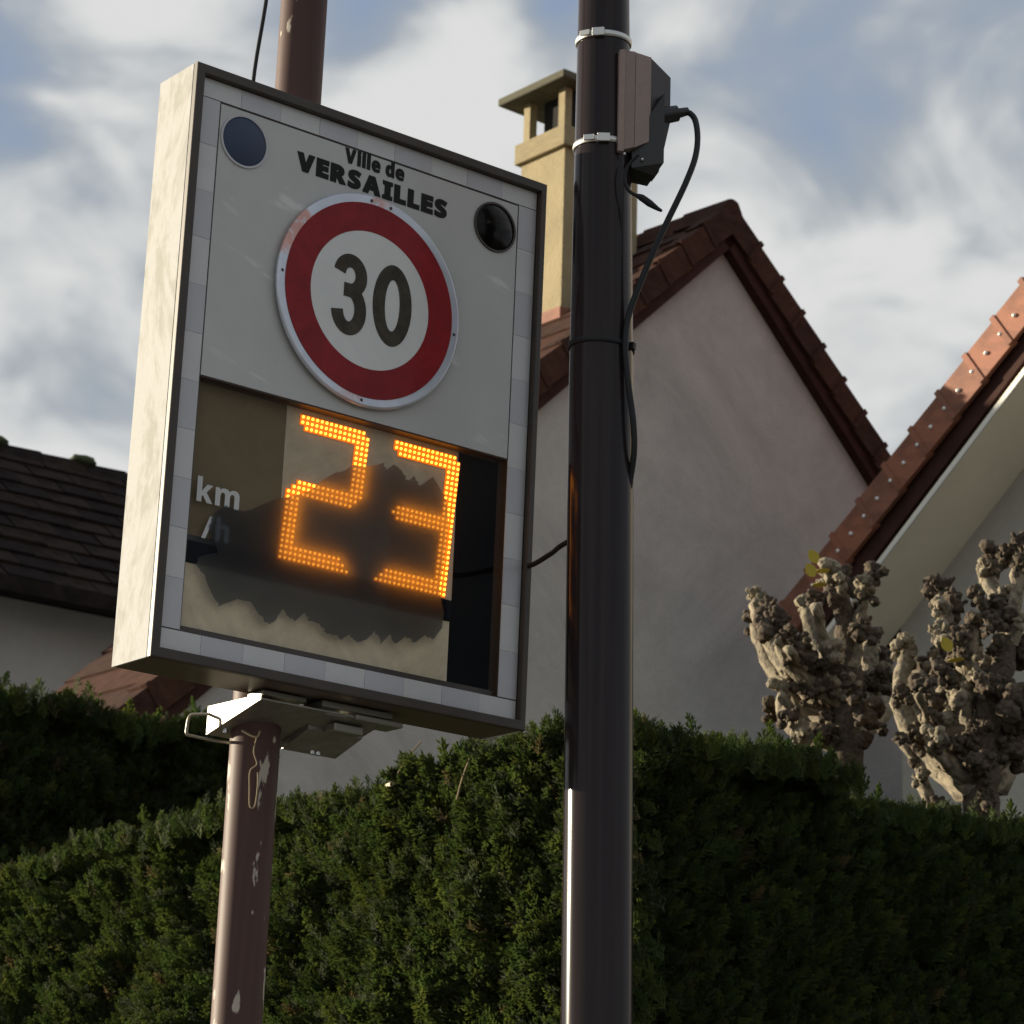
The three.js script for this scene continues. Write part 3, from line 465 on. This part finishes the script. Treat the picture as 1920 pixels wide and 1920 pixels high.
{
  const s = thing('speed_display_sign', 'white radar speed display cabinet on a post showing 23 in amber dots', 'speed sign');
  frame(s, signO, signU, signUp, signN);
  const cab = new THREE.Group(); cab.name = 'cabinet'; s.add(cab);
  part(cab, 'side_panel', box(0, 0.004, 0, SH, -SD, -0.001), M.cabinet, 'stained pale side panel');
  part(cab, 'side_panel', rbox(SW - 0.004, SW, 0, SH, -SD, -0.001, 0.0015), M.cabinet);
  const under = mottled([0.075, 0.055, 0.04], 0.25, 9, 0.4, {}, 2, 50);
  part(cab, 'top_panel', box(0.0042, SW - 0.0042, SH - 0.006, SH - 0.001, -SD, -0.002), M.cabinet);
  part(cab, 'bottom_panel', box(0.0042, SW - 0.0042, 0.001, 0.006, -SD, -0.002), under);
  part(cab, 'back_panel', box(0.0045, SW - 0.0045, 0.0065, SH - 0.0065, -SD + 0.001, -SD + 0.006), M.cabinet);
  // raised dark lip round the front
  const lipO = new THREE.Shape([[0, 0], [SW, 0], [SW, SH], [0, SH]].map((p) => new THREE.Vector2(...p))), hole = new THREE.Path([[0.019, 0.02], [0.019, SH - 0.02], [SW - 0.015, SH - 0.02], [SW - 0.015, 0.02]].map((p) => new THREE.Vector2(...p))); lipO.holes.push(hole);
  const lip = new THREE.ExtrudeGeometry(lipO, { depth: 0.011, bevelEnabled: true, bevelSize: 0.002, bevelThickness: 0.002, bevelSegments: 2, bevelOffset: -0.002 }); lip.translate(0, 0, 0.002); part(s, 'front_lip', metric(lip), M.lip);
  // front sheet with the display window cut out, in the recess behind the lip
  const X0 = 0.067, X1 = 0.821, Y0 = 0.063, Y1 = 1.138, YD = 0.566;
  const tray = new THREE.Shape([[0.018, 0.018], [SW - 0.014, 0.018], [SW - 0.014, SH - 0.018], [0.018, SH - 0.018]].map((p) => new THREE.Vector2(...p))), win = new THREE.Path([[X0, Y0], [X0, YD], [X1, YD], [X1, Y0]].map((p) => new THREE.Vector2(...p))); tray.holes.push(win);
  const tg = new THREE.ExtrudeGeometry(tray, { depth: 0.008, bevelEnabled: false }); tg.translate(0, 0, -0.01); part(s, 'mounting_tray', metric(tg), M.lip);
  part(s, 'front_sheet', box(X0 + 0.002, X1 - 0.002, YD + 0.003, Y1 - 0.003, -0.0018, 0.0005), M.front, 'white upper front sheet');
  // border of alternating reflective tape
  const seg = (x0, x1, y0, y1, k) => part(s, 'tape_segment', box(x0, x1, y0, y1, -0.0018, 0.0002 + (k % 2) * 0.0003), k % 2 ? M.tapeB : M.tapeA);
  const runX = (y0, y1, n, k0) => { for (let i = 0; i < n; i++) { const a = 0.02 + (SW - 0.036) * i / n, b = 0.02 + (SW - 0.036) * (i + 1) / n; seg(a, b - 0.0006, y0, y1, i + k0); } };
  const runY = (x0, x1, n, k0) => { for (let i = 0; i < n; i++) { const a = Y0 + (Y1 - Y0) * i / n, b = Y0 + (Y1 - Y0) * (i + 1) / n; seg(x0, x1, a + 0.0006, b, i + k0); } };
  runX(0.021, Y0 - 0.002, 9, 0); runX(Y1 + 0.002, SH - 0.021, 9, 0); runY(0.02, X0 - 0.001, 11, 1); runY(X1 + 0.0015, SW - 0.0165, 11, 1);
  // the two round warning lenses
  for (const [x, y, m, lb, bz] of [[0.127, 1.071, M.blueLens, 'matt blue round lens', M.tapeB], [0.759, 1.069, M.blackLens, 'glossy black round lens', M.lip]]) {
    const l = new THREE.Group(); l.name = 'warning_lens'; l.userData.label = lb; s.add(l); l.position.set(x, y, 0);
    part(l, 'bezel', ring(0.0555, 0.051, 0.003, 0.0006, 48), bz);
    const dome = new THREE.SphereGeometry(0.12, 40, 8, 0, Math.PI * 2, 0, Math.asin(0.051 / 0.12)); dome.rotateX(Math.PI / 2); dome.translate(0, 0, -0.12 * Math.cos(Math.asin(0.051 / 0.12)) + 0.0012); part(l, 'lens', dome, m);
  }
  part(s, 'lettering', lettering('Ville de', 0.368, 0.518, 1.1015, 0.0325, 0.0046, 0.0006, 0.0012, 0.011), M.ink, 'black words Ville de');
  part(s, 'lettering', lettering('VERSAILLES', 0.253, 0.632, 1.05, 0.0405, 0.007, 0.0006, 0.0012, 0.009), M.ink, 'black word VERSAILLES in heavy capitals');
  // speed limit disc, standing off the sheet
  const d = new THREE.Group(); d.name = 'limit_disc'; d.userData.label = 'round speed limit plate with red ring and 30'; s.add(d); d.position.set(0.442, 0.8155, 0);
  const prof = [[0, 0.004], [0.219, 0.004], [0.2245, 0.007], [0.2265, 0.011], [0.2245, 0.0155], [0.2205, 0.0165], [0.209, 0.0145], [0, 0.0145]].map((p) => new THREE.Vector2(...p));
  const disc = new THREE.LatheGeometry(prof.reverse(), 96); disc.rotateX(Math.PI / 2); const smear = colorTex(512, 512, (u, v) => {
    const x = u - 0.5, y = v - 0.5, a = Math.atan2(y, x) / RAD, n = tnoise(u, v, 20, 6, 4), f = tnoise(u, v, 70, 2, 3), e = 9 * (n - 0.5);
    const band = (c, w) => { let q = Math.abs(((a - c + 540) % 360) - 180) + e * 2; return 1 - smooth(w - 3, w + 3, q); };
    const red = clamp(band(152, 16) + 0.8 * band(86, 3.5) + 0.45 * band(258, 8)) * smooth(0.3, 0.55, f + 0.1), k = 0.9 + 0.25 * (n - 0.5);
    return [(0.6 + 0.02 * red) * k, (0.63 - 0.3 * red) * k, (0.7 - 0.42 * red) * k];
  }, 2, 2); smear.offset.set(0.5, 0.5);
  const rimMat = new THREE.MeshPhysicalMaterial({ map: smear, roughness: 0.3, metalness: 0.4, clearcoat: 0.4, clearcoatRoughness: 0.12 });
  part(d, 'rim', metricUV(disc), rimMat, 'pale metal rim with worn red smears');
  part(d, 'red_ring', ring(0.2065, 0.146, 0.0012, 0.0146), M.paintRed);
  part(d, 'face', ring(0.1458, 0, 0.0008, 0.0146), M.paintWhite);
  const nx = 0.0, arc = (cx, cy, rx, ry, a0, a1, k) => Array.from({ length: k + 1 }, (_, i) => { const a = (a0 + (a1 - a0) * i / k) * RAD; return [cx + rx * Math.cos(a), cy + ry * Math.sin(a)]; });
  const three = mergeGeometries([band([...arc(-0.052, 0.0395, 0.0265, 0.0315, 172, -82, 14)], 0.0285, 0.0008), band([...arc(-0.052, -0.0325, 0.0285, 0.0405, 86, -172, 16)], 0.0285, 0.001), box(-0.066, -0.046, -0.0063, 0.0222, 0, 0.0012)]);
  const zero = (() => { const sh = new THREE.Shape(arc(0.054, 0.0025, 0.0485, 0.0875, 0, 360, 60).map((p) => new THREE.Vector2(...p))), h = new THREE.Path(arc(0.054, 0.0025, 0.0185, 0.0555, 360, 0, 48).map((p) => new THREE.Vector2(...p))); sh.holes.push(h); return metric(new THREE.ExtrudeGeometry(sh, { depth: 0.0008, bevelEnabled: false })); })();
  part(d, 'digit', three.translate(0, 0, 0.0156), M.digitPaint, 'black figure 3'); part(d, 'digit', zero.translate(0, 0, 0.0156), M.digitPaint, 'black figure 0');
  for (const a of [80, 93, -5, -92, 178]) { const b = part(d, 'rivet', new THREE.SphereGeometry(0.0036, 10, 6), M.plasticDark); b.position.set(0.2145 * Math.cos(a * RAD), 0.2145 * Math.sin(a * RAD), 0.0155); b.scale.z = 0.5; }

  // ---------------- display window
  const ZB = -0.03, dx = 0.0155, dy = 0.0048;                          // board depth
  const w = new THREE.Group(); w.name = 'display_window'; w.userData.label = 'dark display window with amber 23 and peeling film'; s.add(w);
  const jamb = [box(X0 - 0.003, X0 - 0.0002, Y0, YD, ZB - 0.02, -0.0102), box(X1 + 0.0002, X1 + 0.003, Y0, YD, ZB - 0.02, -0.0102), box(X0 - 0.003, X1 + 0.003, Y0 - 0.003, Y0 - 0.0002, ZB - 0.02, -0.0102), box(X0 - 0.003, X1 + 0.003, YD + 0.0002, YD + 0.003, ZB - 0.02, -0.0102)];
  part(w, 'reveal', mergeGeometries(jamb), M.lip);
  part(w, 'bottom_bead', box(X0 + 0.001, X1 - 0.001, Y0 + 0.0005, Y0 + 0.012, ZB + 0.004, -0.0105), M.lip);
  part(w, 'left_bead', box(X0 + 0.0005, X0 + 0.007, Y0 + 0.0125, YD - 0.001, ZB + 0.004, -0.0105), M.lip);
  const BL = 0.274 + dx, BR = 0.7 + dx;
  part(w, 'painted_reflection_left', box(X0 - 0.002, BL - 0.001, 0.26, YD + 0.002, ZB - 0.004, ZB - 0.001), mottled([0.15, 0.118, 0.07], 0.1, 12, 0.8, { specularIntensity: 0.1 }, 3, 51));  // brown area of the pane reflection, painted as a flat panel
  part(w, 'led_board', box(BL, BR, 0.249, YD + 0.002, ZB - 0.003, ZB), mottled([0.4, 0.345, 0.25], 0.18, 14, 0.8, { specularIntensity: 0.2 }, 3, 52));  // board colour includes the beige reflection of the pane
  part(w, 'painted_reflection_right', box(BR + 0.001, X1 + 0.002, Y0 - 0.002, YD + 0.002, ZB - 0.006, ZB - 0.002), mat([0.004, 0.004, 0.004], 0.9, { specularIntensity: 0 }));  // dark reflection in the pane, painted as a black panel
  part(w, 'painted_reflection_lower', box(X0 - 0.002, BR - 0.001, Y0 - 0.002, 0.205, ZB - 0.005, ZB - 0.002), mottled([0.56, 0.48, 0.34], 0.2, 16, 0.8, { specularIntensity: 0.2 }, 3, 53));  // beige reflection in the pane, painted into this panel colour
  part(w, 'black_bar', box(X0 - 0.0015, BR - 0.001, 0.2055, 0.2485, ZB - 0.004, ZB + 0.001), mat([0.006, 0.007, 0.01], 0.9, { specularIntensity: 0.1 }));  // plain black bar below the LED board
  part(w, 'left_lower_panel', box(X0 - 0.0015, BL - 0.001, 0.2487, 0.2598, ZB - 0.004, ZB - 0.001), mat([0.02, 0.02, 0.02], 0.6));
  // amber dots: five bars per figure, three rows each
  const LZ = ZB + 0.004, P = 0.0113, slant = 0.075;
  const dot = new THREE.SphereGeometry(0.0031, 8, 5); dot.scale(1, 1, 0.8);
  const led = new THREE.MeshStandardMaterial({ color: rgb(0.5, 0.2, 0.02), emissive: rgb(1.0, 0.36, 0.03), emissiveIntensity: 2.7, roughness: 0.3 });
  const paintedGlow = new THREE.MeshStandardMaterial({ color: rgb(0.5, 0.16, 0.015), emissive: rgb(1.0, 0.2, 0.0), emissiveIntensity: 0.2, roughness: 0.5 });  // bloom of the dots painted as a faintly emissive strip beneath them
  const figure = (x0, y0, which, lb) => {
    const g = new THREE.Group(); g.name = 'lit_figure'; g.userData.label = lb; w.add(g); g.position.set(x0, y0, 0);
    const NX = 15, NY = 26, at = (c, r) => [c * P + r * P * slant, r * P];
    const bar = (cells) => {
      const gs = [], bs = []; for (const [c, r] of cells) { const [x, y] = at(c, r), q = dot.clone(); q.translate(x, y, LZ); gs.push(q); bs.push(box(x - P * 0.5, x + P * 0.5, y - P * 0.5, y + P * 0.5, ZB + 0.0004, ZB + 0.0016)); }
      const m = part(g, 'led_bar', mergeGeometries(gs), led); m.castShadow = false; m.userData.kind = 'stuff'; const b = part(g, 'painted_glow', mergeGeometries(bs), paintedGlow); b.castShadow = false;
    };
    const horiz = (r0, a, b, la, lbv) => { const o = []; for (let k = 0; k < 3; k++) for (let c = a + la[k]; c <= b - lbv[k]; c++) o.push([c, r0 - k]); return o; };
    const vert = (c0, a, b) => { const o = []; for (let k = 0; k < 3; k++) for (let r = a; r <= b; r++) o.push([c0 + k, r]); return o; };
    const T = NY, B = 2, Md = 14;
    if (which === 2) { bar(horiz(T, 1, NX, [0, 0, 1], [1, 0, 0])); bar(vert(NX - 2, Md + 1, T - 3)); bar(horiz(Md, 1, NX, [1, 0, -1], [0, 1, 2])); bar(vert(0, B + 1, Md - 3)); bar(horiz(B, 0, NX - 1, [0, 0, 0], [2, 1, 0])); }
    else { bar(horiz(T, 1, NX, [0, 0, 1], [1, 0, 0])); bar(vert(NX - 2, Md + 1, T - 3)); bar(horiz(Md, 1, NX, [2, 1, 2], [0, 0, 0])); bar(vert(NX - 2, B + 1, Md - 3)); bar(horiz(B, 0, NX, [2, 1, 0], [0, 0, 0])); }
  };
  figure(0.278 + dx, 0.2515 + dy, 2, 'amber dotted figure 2'); figure(0.508 + dx, 0.2515 + dy, 3, 'amber dotted figure 3');
  part(w, 'lettering', lettering('km', 0.083 + 0.008, 0.179 + 0.008, 0.3245, 0.047, 0.001, -0.0178, 0.0006), M.kmPaint, 'white letters km');
  part(w, 'lettering', lettering('/h', 0.1 + 0.008, 0.16 + 0.008, 0.2545, 0.045, 0.001, -0.0178, 0.0006), M.kmPaint, 'white letters per h');
  // torn remains of a grey film behind the pane
  const filmPts = [[0.137,0.311],[0.161,0.329],[0.181,0.327],[0.197,0.326],[0.217,0.332],[0.244,0.349],[0.276,0.368],[0.294,0.374],[0.327,0.388],[0.358,0.406],[0.379,0.429],[0.407,0.449],[0.428,0.458],[0.449,0.475],[0.478,0.478],[0.501,0.486],[0.523,0.497],[0.53,0.482],[0.548,0.499],[0.562,0.494],[0.575,0.481],[0.586,0.472],[0.601,0.487],[0.617,0.469],[0.647,0.495],[0.67,0.471],[0.683,0.455],[0.692,0.405],[0.69,0.348],[0.677,0.264],[0.692,0.217],[0.689,0.185],[0.669,0.157],[0.646,0.161],[0.624,0.142],[0.6,0.151],[0.577,0.131],[0.561,0.148],[0.541,0.125],[0.525,0.149],[0.506,0.127],[0.485,0.119],[0.465,0.13],[0.446,0.117],[0.431,0.122],[0.41,0.124],[0.393,0.138],[0.369,0.14],[0.355,0.153],[0.338,0.135],[0.325,0.137],[0.305,0.152],[0.29,0.125],[0.275,0.114],[0.254,0.13],[0.232,0.152],[0.201,0.151],[0.172,0.136],[0.163,0.13],[0.146,0.148],[0.123,0.183],[0.107,0.202],[0.108,0.215],[0.128,0.226],[0.152,0.233],[0.139,0.251],[0.129,0.268],[0.129,0.294]];
  const jit = rng(91), out = []; filmPts.forEach((p, i) => { const q = filmPts[(i + 1) % filmPts.length], L = Math.hypot(q[0] - p[0], q[1] - p[1]), n = L > 0.03 ? 2 : 5; for (let k = 0; k < n; k++) { const t = k / n, a = (jit() - 0.5) * (n === 5 ? 0.0055 : 0.002); out.push(new THREE.Vector2(p[0] + (q[0] - p[0]) * t - 0.005 + a, p[1] + (q[1] - p[1]) * t - 0.0015 + a * 0.8)); } });
  const film = new THREE.ExtrudeGeometry(new THREE.Shape(out), { depth: 0.0003, bevelEnabled: false }); film.translate(0, 0, -0.0145);
  part(w, 'torn_film', new THREE.ShapeGeometry(new THREE.Shape(out)).translate(0, 0, -0.0145), M.film, 'torn grey film with ragged edges');
  part(w, 'pane', (() => { const g = new THREE.PlaneGeometry(X1 - X0 - 0.002, YD - Y0 - 0.002); g.translate((X0 + X1) / 2, (Y0 + YD) / 2, -0.0098); return g; })(), M.pane, 'clear polycarbonate pane');

  // ---------------- mounting hood under the cabinet
  const hood = new THREE.Group(); hood.name = 'mounting_hood'; s.add(hood); hood.userData.label = 'pale sheet metal hood clamped round the post';
  const hoodPaint = mottled([0.24, 0.23, 0.19], 0.3, 12, 0.42, { metalness: 0.6 }, 4, 54);
  const hx0 = 0.287, hx1 = 0.575, hw = (x) => [[x, -0.013, -0.235], [x, -0.07, -0.235], [x, -0.026, -0.045], [x, -0.016, -0.045]];
  part(hood, 'side_plate', hull([...hw(hx0 - 0.003), ...hw(hx0)]), hoodPaint); part(hood, 'side_plate', hull([...hw(hx1), ...hw(hx1 + 0.003)]), hoodPaint);
  part(hood, 'sloping_sheet', hull([[hx0 + 0.0002, -0.0695, -0.2348], [hx1 - 0.0002, -0.0695, -0.2348], [hx0 + 0.0002, -0.0665, -0.2348], [hx1 - 0.0002, -0.0665, -0.2348], [hx0 + 0.0002, -0.0256, -0.046], [hx1 - 0.0002, -0.0256, -0.046], [hx0 + 0.0002, -0.0226, -0.046], [hx1 - 0.0002, -0.0226, -0.046]]), hoodPaint);
  part(hood, 'back_sheet', box(hx0 + 0.0003, hx1 - 0.0003, -0.0662, -0.0135, -0.2345, -0.2325), hoodPaint);
  part(hood, 'spacer_block', rbox(0.43, 0.6, -0.0155, -0.001, -0.12, -0.05, 0.003), hoodPaint);
  part(hood, 'spacer_block', rbox(0.3, 0.4, -0.0125, -0.001, -0.12, -0.06, 0.003), hoodPaint);
  part(hood, 'clamp_bar', rbox(0.44, 0.49, -0.029, -0.0235, -0.06, -0.05, 0.002), hoodPaint);
  for (const [x, z] of [[0.505, -0.19], [0.519, -0.19], [0.305, -0.2]]) { const b = new THREE.CylinderGeometry(0.0062, 0.0062, 0.008, 14); b.translate(x, (x > 0.4 ? -0.0775 : -0.062) + (z + 0.2) * 0.3 - 0.002, z); part(hood, 'bolt', b, M.steel); }
  // slotted clamp channel and its jaw
  part(hood, 'clamp_channel', hull([[0.44, -0.079, -0.2], [0.57, -0.079, -0.2], [0.44, -0.062, -0.2], [0.57, -0.062, -0.2], [0.44, -0.05, -0.11], [0.57, -0.05, -0.11], [0.44, -0.041, -0.11], [0.57, -0.041, -0.11]]), hoodPaint);
  part(hood, 'clamp_jaw', rbox(0.475, 0.545, -0.053, -0.036, -0.104, -0.07, 0.003), hoodPaint);
  part(hood, 'slot_plate', rbox(0.505, 0.62, -0.03, -0.0185, -0.1, -0.04, 0.003), hoodPaint);
  const latch = [[0.284, -0.03, -0.228], [0.262, -0.032, -0.24], [0.249, -0.036, -0.242], [0.246, -0.06, -0.246], [0.247, -0.073, -0.246], [0.262, -0.075, -0.245], [0.3, -0.078, -0.236], [0.335, -0.079, -0.228]];
  part(hood, 'wire_latch', tube(latch, 0.0033, 60, 7), hoodPaint, 'bent wire latch loop');
}
function metricUV(g) { const p = g.attributes.position, uv = g.attributes.uv; for (let i = 0; i < p.count; i++) uv.setXY(i, p.getX(i), p.getY(i)); return g; }

// ------------------------------------------------------------------ posts, cables and the small things on them
{
  const t = thing('sign_post', 'plum brown steel post with peeling paint carrying the speed display', 'post');
  const foot = atSign(0.372, -2.7, -0.181); frame(t, V(foot.x, 0.12, foot.z), V(1, 0, 0), UP, V(0, 0, 1));
  const topP = atSign(0.358, 2.9, -0.181), dir = topP.clone().sub(foot).normalize(); t.quaternion.setFromUnitVectors(UP, dir);
  const g = new THREE.CylinderGeometry(0.0495, 0.0495, 6, 48, 1, false); g.translate(0, 3, 0); part(t, 'tube', g, M.post);
  const fl = new THREE.CylinderGeometry(0.11, 0.115, 0.02, 32); fl.translate(0, 0.01, 0); part(t, 'base_flange', fl, M.post);
}
const poleBase = V(0.2145, 0.12, -5.197), poleDir = V(-0.0131, 1, 0).normalize();
const onPole = (y) => poleBase.clone().addScaledVector(poleDir, (y - 0.12) / poleDir.y);
const poleR = (y) => { const k = [[0, 0.079], [2.1, 0.0683], [2.85, 0.0665], [3.4, 0.0648], [3.83, 0.059], [4.22, 0.0538], [6.5, 0.045]]; for (let i = 1; i < k.length; i++) if (y <= k[i][0]) { const f = (y - k[i - 1][0]) / (k[i][0] - k[i - 1][0]); return k[i - 1][1] + (k[i][1] - k[i - 1][1]) * f; } return 0.045; };
{
  const t = thing('lamp_post', 'glossy dark brown tapering lamp post standing before the chimney', 'lamp post'); t.position.copy(poleBase); t.quaternion.setFromUnitVectors(UP, poleDir);
  const pr = [0.0, 0.5, 1, 1.6, 2.1, 2.5, 2.85, 3.15, 3.4, 3.6, 3.83, 4.0, 4.22, 5, 6.5].map((y) => new THREE.Vector2(poleR(y), y - 0.0)); 
  const g = new THREE.LatheGeometry(pr, 64); g.translate(0, -0.12, 0); part(t, 'shaft', g, M.polePaint);
  const fl = new THREE.CylinderGeometry(0.15, 0.155, 0.025, 32); fl.translate(0, 0.012, 0); part(t, 'base_plate', fl, M.polePaint);
  part(t, 'access_door', rbox(-0.04, 0.04, 0.45, 0.85, 0.066, 0.079, 0.003), M.polePaint);
}
// steel straps
function strap(y, tilt, label, tail) {
  const c = onPole(y), r = poleR(y) + 0.0035, t = thing('steel_strap', label, 'strap', 'steel straps on the lamp post'); t.position.copy(c); t.rotation.set(tilt, 0, 0);
  const pf = [[r - 0.003, -0.006], [r, -0.006], [r + 0.001, 0], [r, 0.006], [r - 0.003, 0.006], [r - 0.003, -0.006]].map((p) => new THREE.Vector2(...p)); part(t, 'band', new THREE.LatheGeometry(pf, 64), M.strapSteel);
  const b = rbox(-0.013, 0.013, -0.009, 0.009, -0.003, 0.006, 0.0015); b.translate(0, 0, r + 0.001); b.rotateY(-0.35 + tail * 0.45); part(t, 'buckle', b, M.strapSteel);
  const e = rbox(-0.022, 0.0, -0.006, 0.006, -0.002, 0.003, 0.001); e.translate(0, 0.001, r + 0.004); e.rotateY(-0.65 + tail * 0.45); part(t, 'tail', e, M.strapSteel);
}
strap(4.136, 0.05, 'upper steel strap with buckle above the cable box', 0.3); strap(3.897, 0.04, 'lower steel strap with buckle below the cable box', 0.75);
// cable box on the side of the lamp post: back plate, two shells, sloping lid
{
  const t = thing('cable_box', 'brown plastic cable box strapped to the lamp post', 'junction box'); t.position.copy(onPole(3.98)); t.rotation.y = 0.22;
  // local: x away from the post, y up, z towards the street
  const sl = (x, y0, y1, z0, z1) => [[x, y0, z0], [x, y0, z1], [x, y1, z0], [x, y1, z1]];
  part(t, 'back_plate', hull([...sl(0.016, -0.112, 0.113, -0.03, 0.066), ...sl(0.027, -0.114, 0.114, -0.03, 0.07)]), M.plasticBrown);
  part(t, 'shell', hull([...sl(0.0275, -0.109, 0.112, -0.03, 0.068), ...sl(0.05, -0.1, 0.113, -0.028, 0.066)]), M.plasticBrown2);
  part(t, 'shell', hull([...sl(0.0512, -0.1, 0.112, -0.028, 0.065), ...sl(0.087, -0.078, 0.11, -0.024, 0.055)]), M.plasticBrown);
  part(t, 'lid', hull([...sl(0.0872, -0.0785, 0.108, -0.024, 0.0545), ...sl(0.136, -0.02, 0.082, -0.015, 0.03), ...sl(0.112, -0.135, 0.09, -0.02, 0.035)]), M.plasticDark);
  part(t, 'socket_housing', hull([...sl(0.05, -0.14, -0.08, -0.02, 0.05), ...sl(0.115, -0.125, 0.03, -0.01, 0.061), ...sl(0.1, -0.15, 0.02, -0.01, 0.045)]), M.plasticBlack);
  const plug = new THREE.CylinderGeometry(0.017, 0.019, 0.05, 18); plug.rotateZ(-Math.PI / 2 + 0.3); plug.translate(0.127, -0.004, 0.03); part(t, 'plug', plug, M.plasticBlack);
  const neck = new THREE.CylinderGeometry(0.0085, 0.011, 0.026, 14); neck.rotateZ(-Math.PI / 2 + 0.35); neck.translate(0.162, 0.007, 0.03); part(t, 'strain_relief', neck, M.plasticBlack);
  for (const [x, y, z] of [[0.03, -0.118, 0.066], [0.07, -0.122, 0.058]]) { const b = part(t, 'screw', new THREE.SphereGeometry(0.0035, 8, 6), M.steel); b.position.set(x, y, z); }
}
single('power_cable', tube([[0.331, 3.9875, -5.2035], [0.34, 3.989, -5.2055], [0.352, 3.976, -5.2], [0.359, 3.93, -5.18], [0.3545, 3.872, -5.16], [0.336, 3.81, -5.145], [0.285, 3.688, -5.14], [0.249, 3.595, -5.142], [0.222, 3.51, -5.145], [0.2165, 3.447, -5.142], [0.224, 3.37, -5.143], [0.236, 3.285, -5.147], [0.2385, 3.23, -5.155], [0.233, 3.18, -5.17], [0.222, 3.1, -5.19]], 0.0064, 120, 10), M.blackRubber, 'black power cable looping from the cable box down the lamp post', 'cable');
single('loose_cable_end', mergeGeometries([tube([[0.235, 3.852, -5.12], [0.214, 3.828, -5.125], [0.2085, 3.8, -5.127], [0.218, 3.776, -5.128], [0.236, 3.764, -5.128]], 0.0036, 30, 8), limb([[0.23, 3.768, -5.128, 0.003], [0.243, 3.762, -5.128, 0.0072], [0.26, 3.75, -5.128, 0.0075], [0.276, 3.739, -5.128, 0.0045], [0.286, 3.7335, -5.128, 0.0028]], 20, 10, 0, 1)]), M.blackRubber, 'short black cable end hanging loose under the cable box', 'cable');
{
  const c = onPole(3.46), r = poleR(3.46) + 0.002, t = thing('cable_tie', 'black cable tie round the lamp post', 'cable tie'); t.position.copy(c); t.rotation.set(0.03, 0, -0.05);
  part(t, 'loop', new THREE.LatheGeometry([[r - 0.002, -0.005], [r + 0.0018, -0.005], [r + 0.0018, 0.005], [r - 0.002, 0.005], [r - 0.002, -0.005]].map((p) => new THREE.Vector2(...p)), 56), M.blackRubber);
  const hd = rbox(-0.006, 0.006, -0.009, 0.006, -0.002, 0.008, 0.0015); hd.translate(0, 0, r + 0.002); hd.rotateY(1.05); part(t, 'lock_head', hd, M.blackRubber);
}
{
  const a = atSign(SW - 0.002, 0.352, -0.03), b = V(0.105, 3.055, -5.3);
  single('link_cable', tube([[a.x, a.y, a.z], [a.x + 0.03, a.y - 0.006, a.z + 0.05], [(a.x + b.x) / 2 + 0.02, a.y + 0.006, (a.z + b.z) / 2], [b.x, b.y + 0.02, b.z], [0.16, 3.1, -5.27]], 0.0055, 40, 8), M.blackRubber, 'short black cable between display cabinet and lamp post', 'cable');
  const c = atSign(0.164, 1.196, -0.045);
  single('antenna_cable', tube([[c.x, c.y, c.z], [c.x + 0.004, c.y + 0.07, c.z], [c.x + 0.016, c.y + 0.19, c.z], [c.x + 0.032, c.y + 0.4, c.z - 0.02], [c.x + 0.1, c.y + 0.9, c.z - 0.06], [c.x + 0.128, c.y + 1.15, c.z - 0.07]], 0.0042, 40, 8), M.blackRubber, 'thin black cable rising from the top of the display cabinet', 'cable');
  const d = atSign(0.338, -0.08, -0.1345);
  single('knotted_string', mergeGeometries([tube([[d.x - 0.03, d.y + 0.012, d.z + 0.003], [d.x, d.y, d.z + 0.003], [d.x + 0.006, d.y + 0.012, d.z + 0.003]], 0.0022, 16, 6), tube([[d.x, d.y, d.z + 0.003], [d.x - 0.004, d.y - 0.03, d.z + 0.004], [d.x + 0.003, d.y - 0.055, d.z + 0.004], [d.x - 0.008, d.y - 0.065, d.z + 0.004], [d.x - 0.0085, d.y - 0.1, d.z + 0.004], [d.x - 0.004, d.y - 0.14, d.z + 0.004], [d.x + 0.002, d.y - 0.139, d.z + 0.004], [d.x + 0.007, d.y - 0.1, d.z + 0.004], [d.x + 0.006, d.y - 0.07, d.z + 0.004]], 0.0014, 60, 6)]), mat([0.34, 0.27, 0.17], 0.9), 'thin knotted string hanging on the sign post under the hood', 'string');
}

renderer.render(scene, camera);
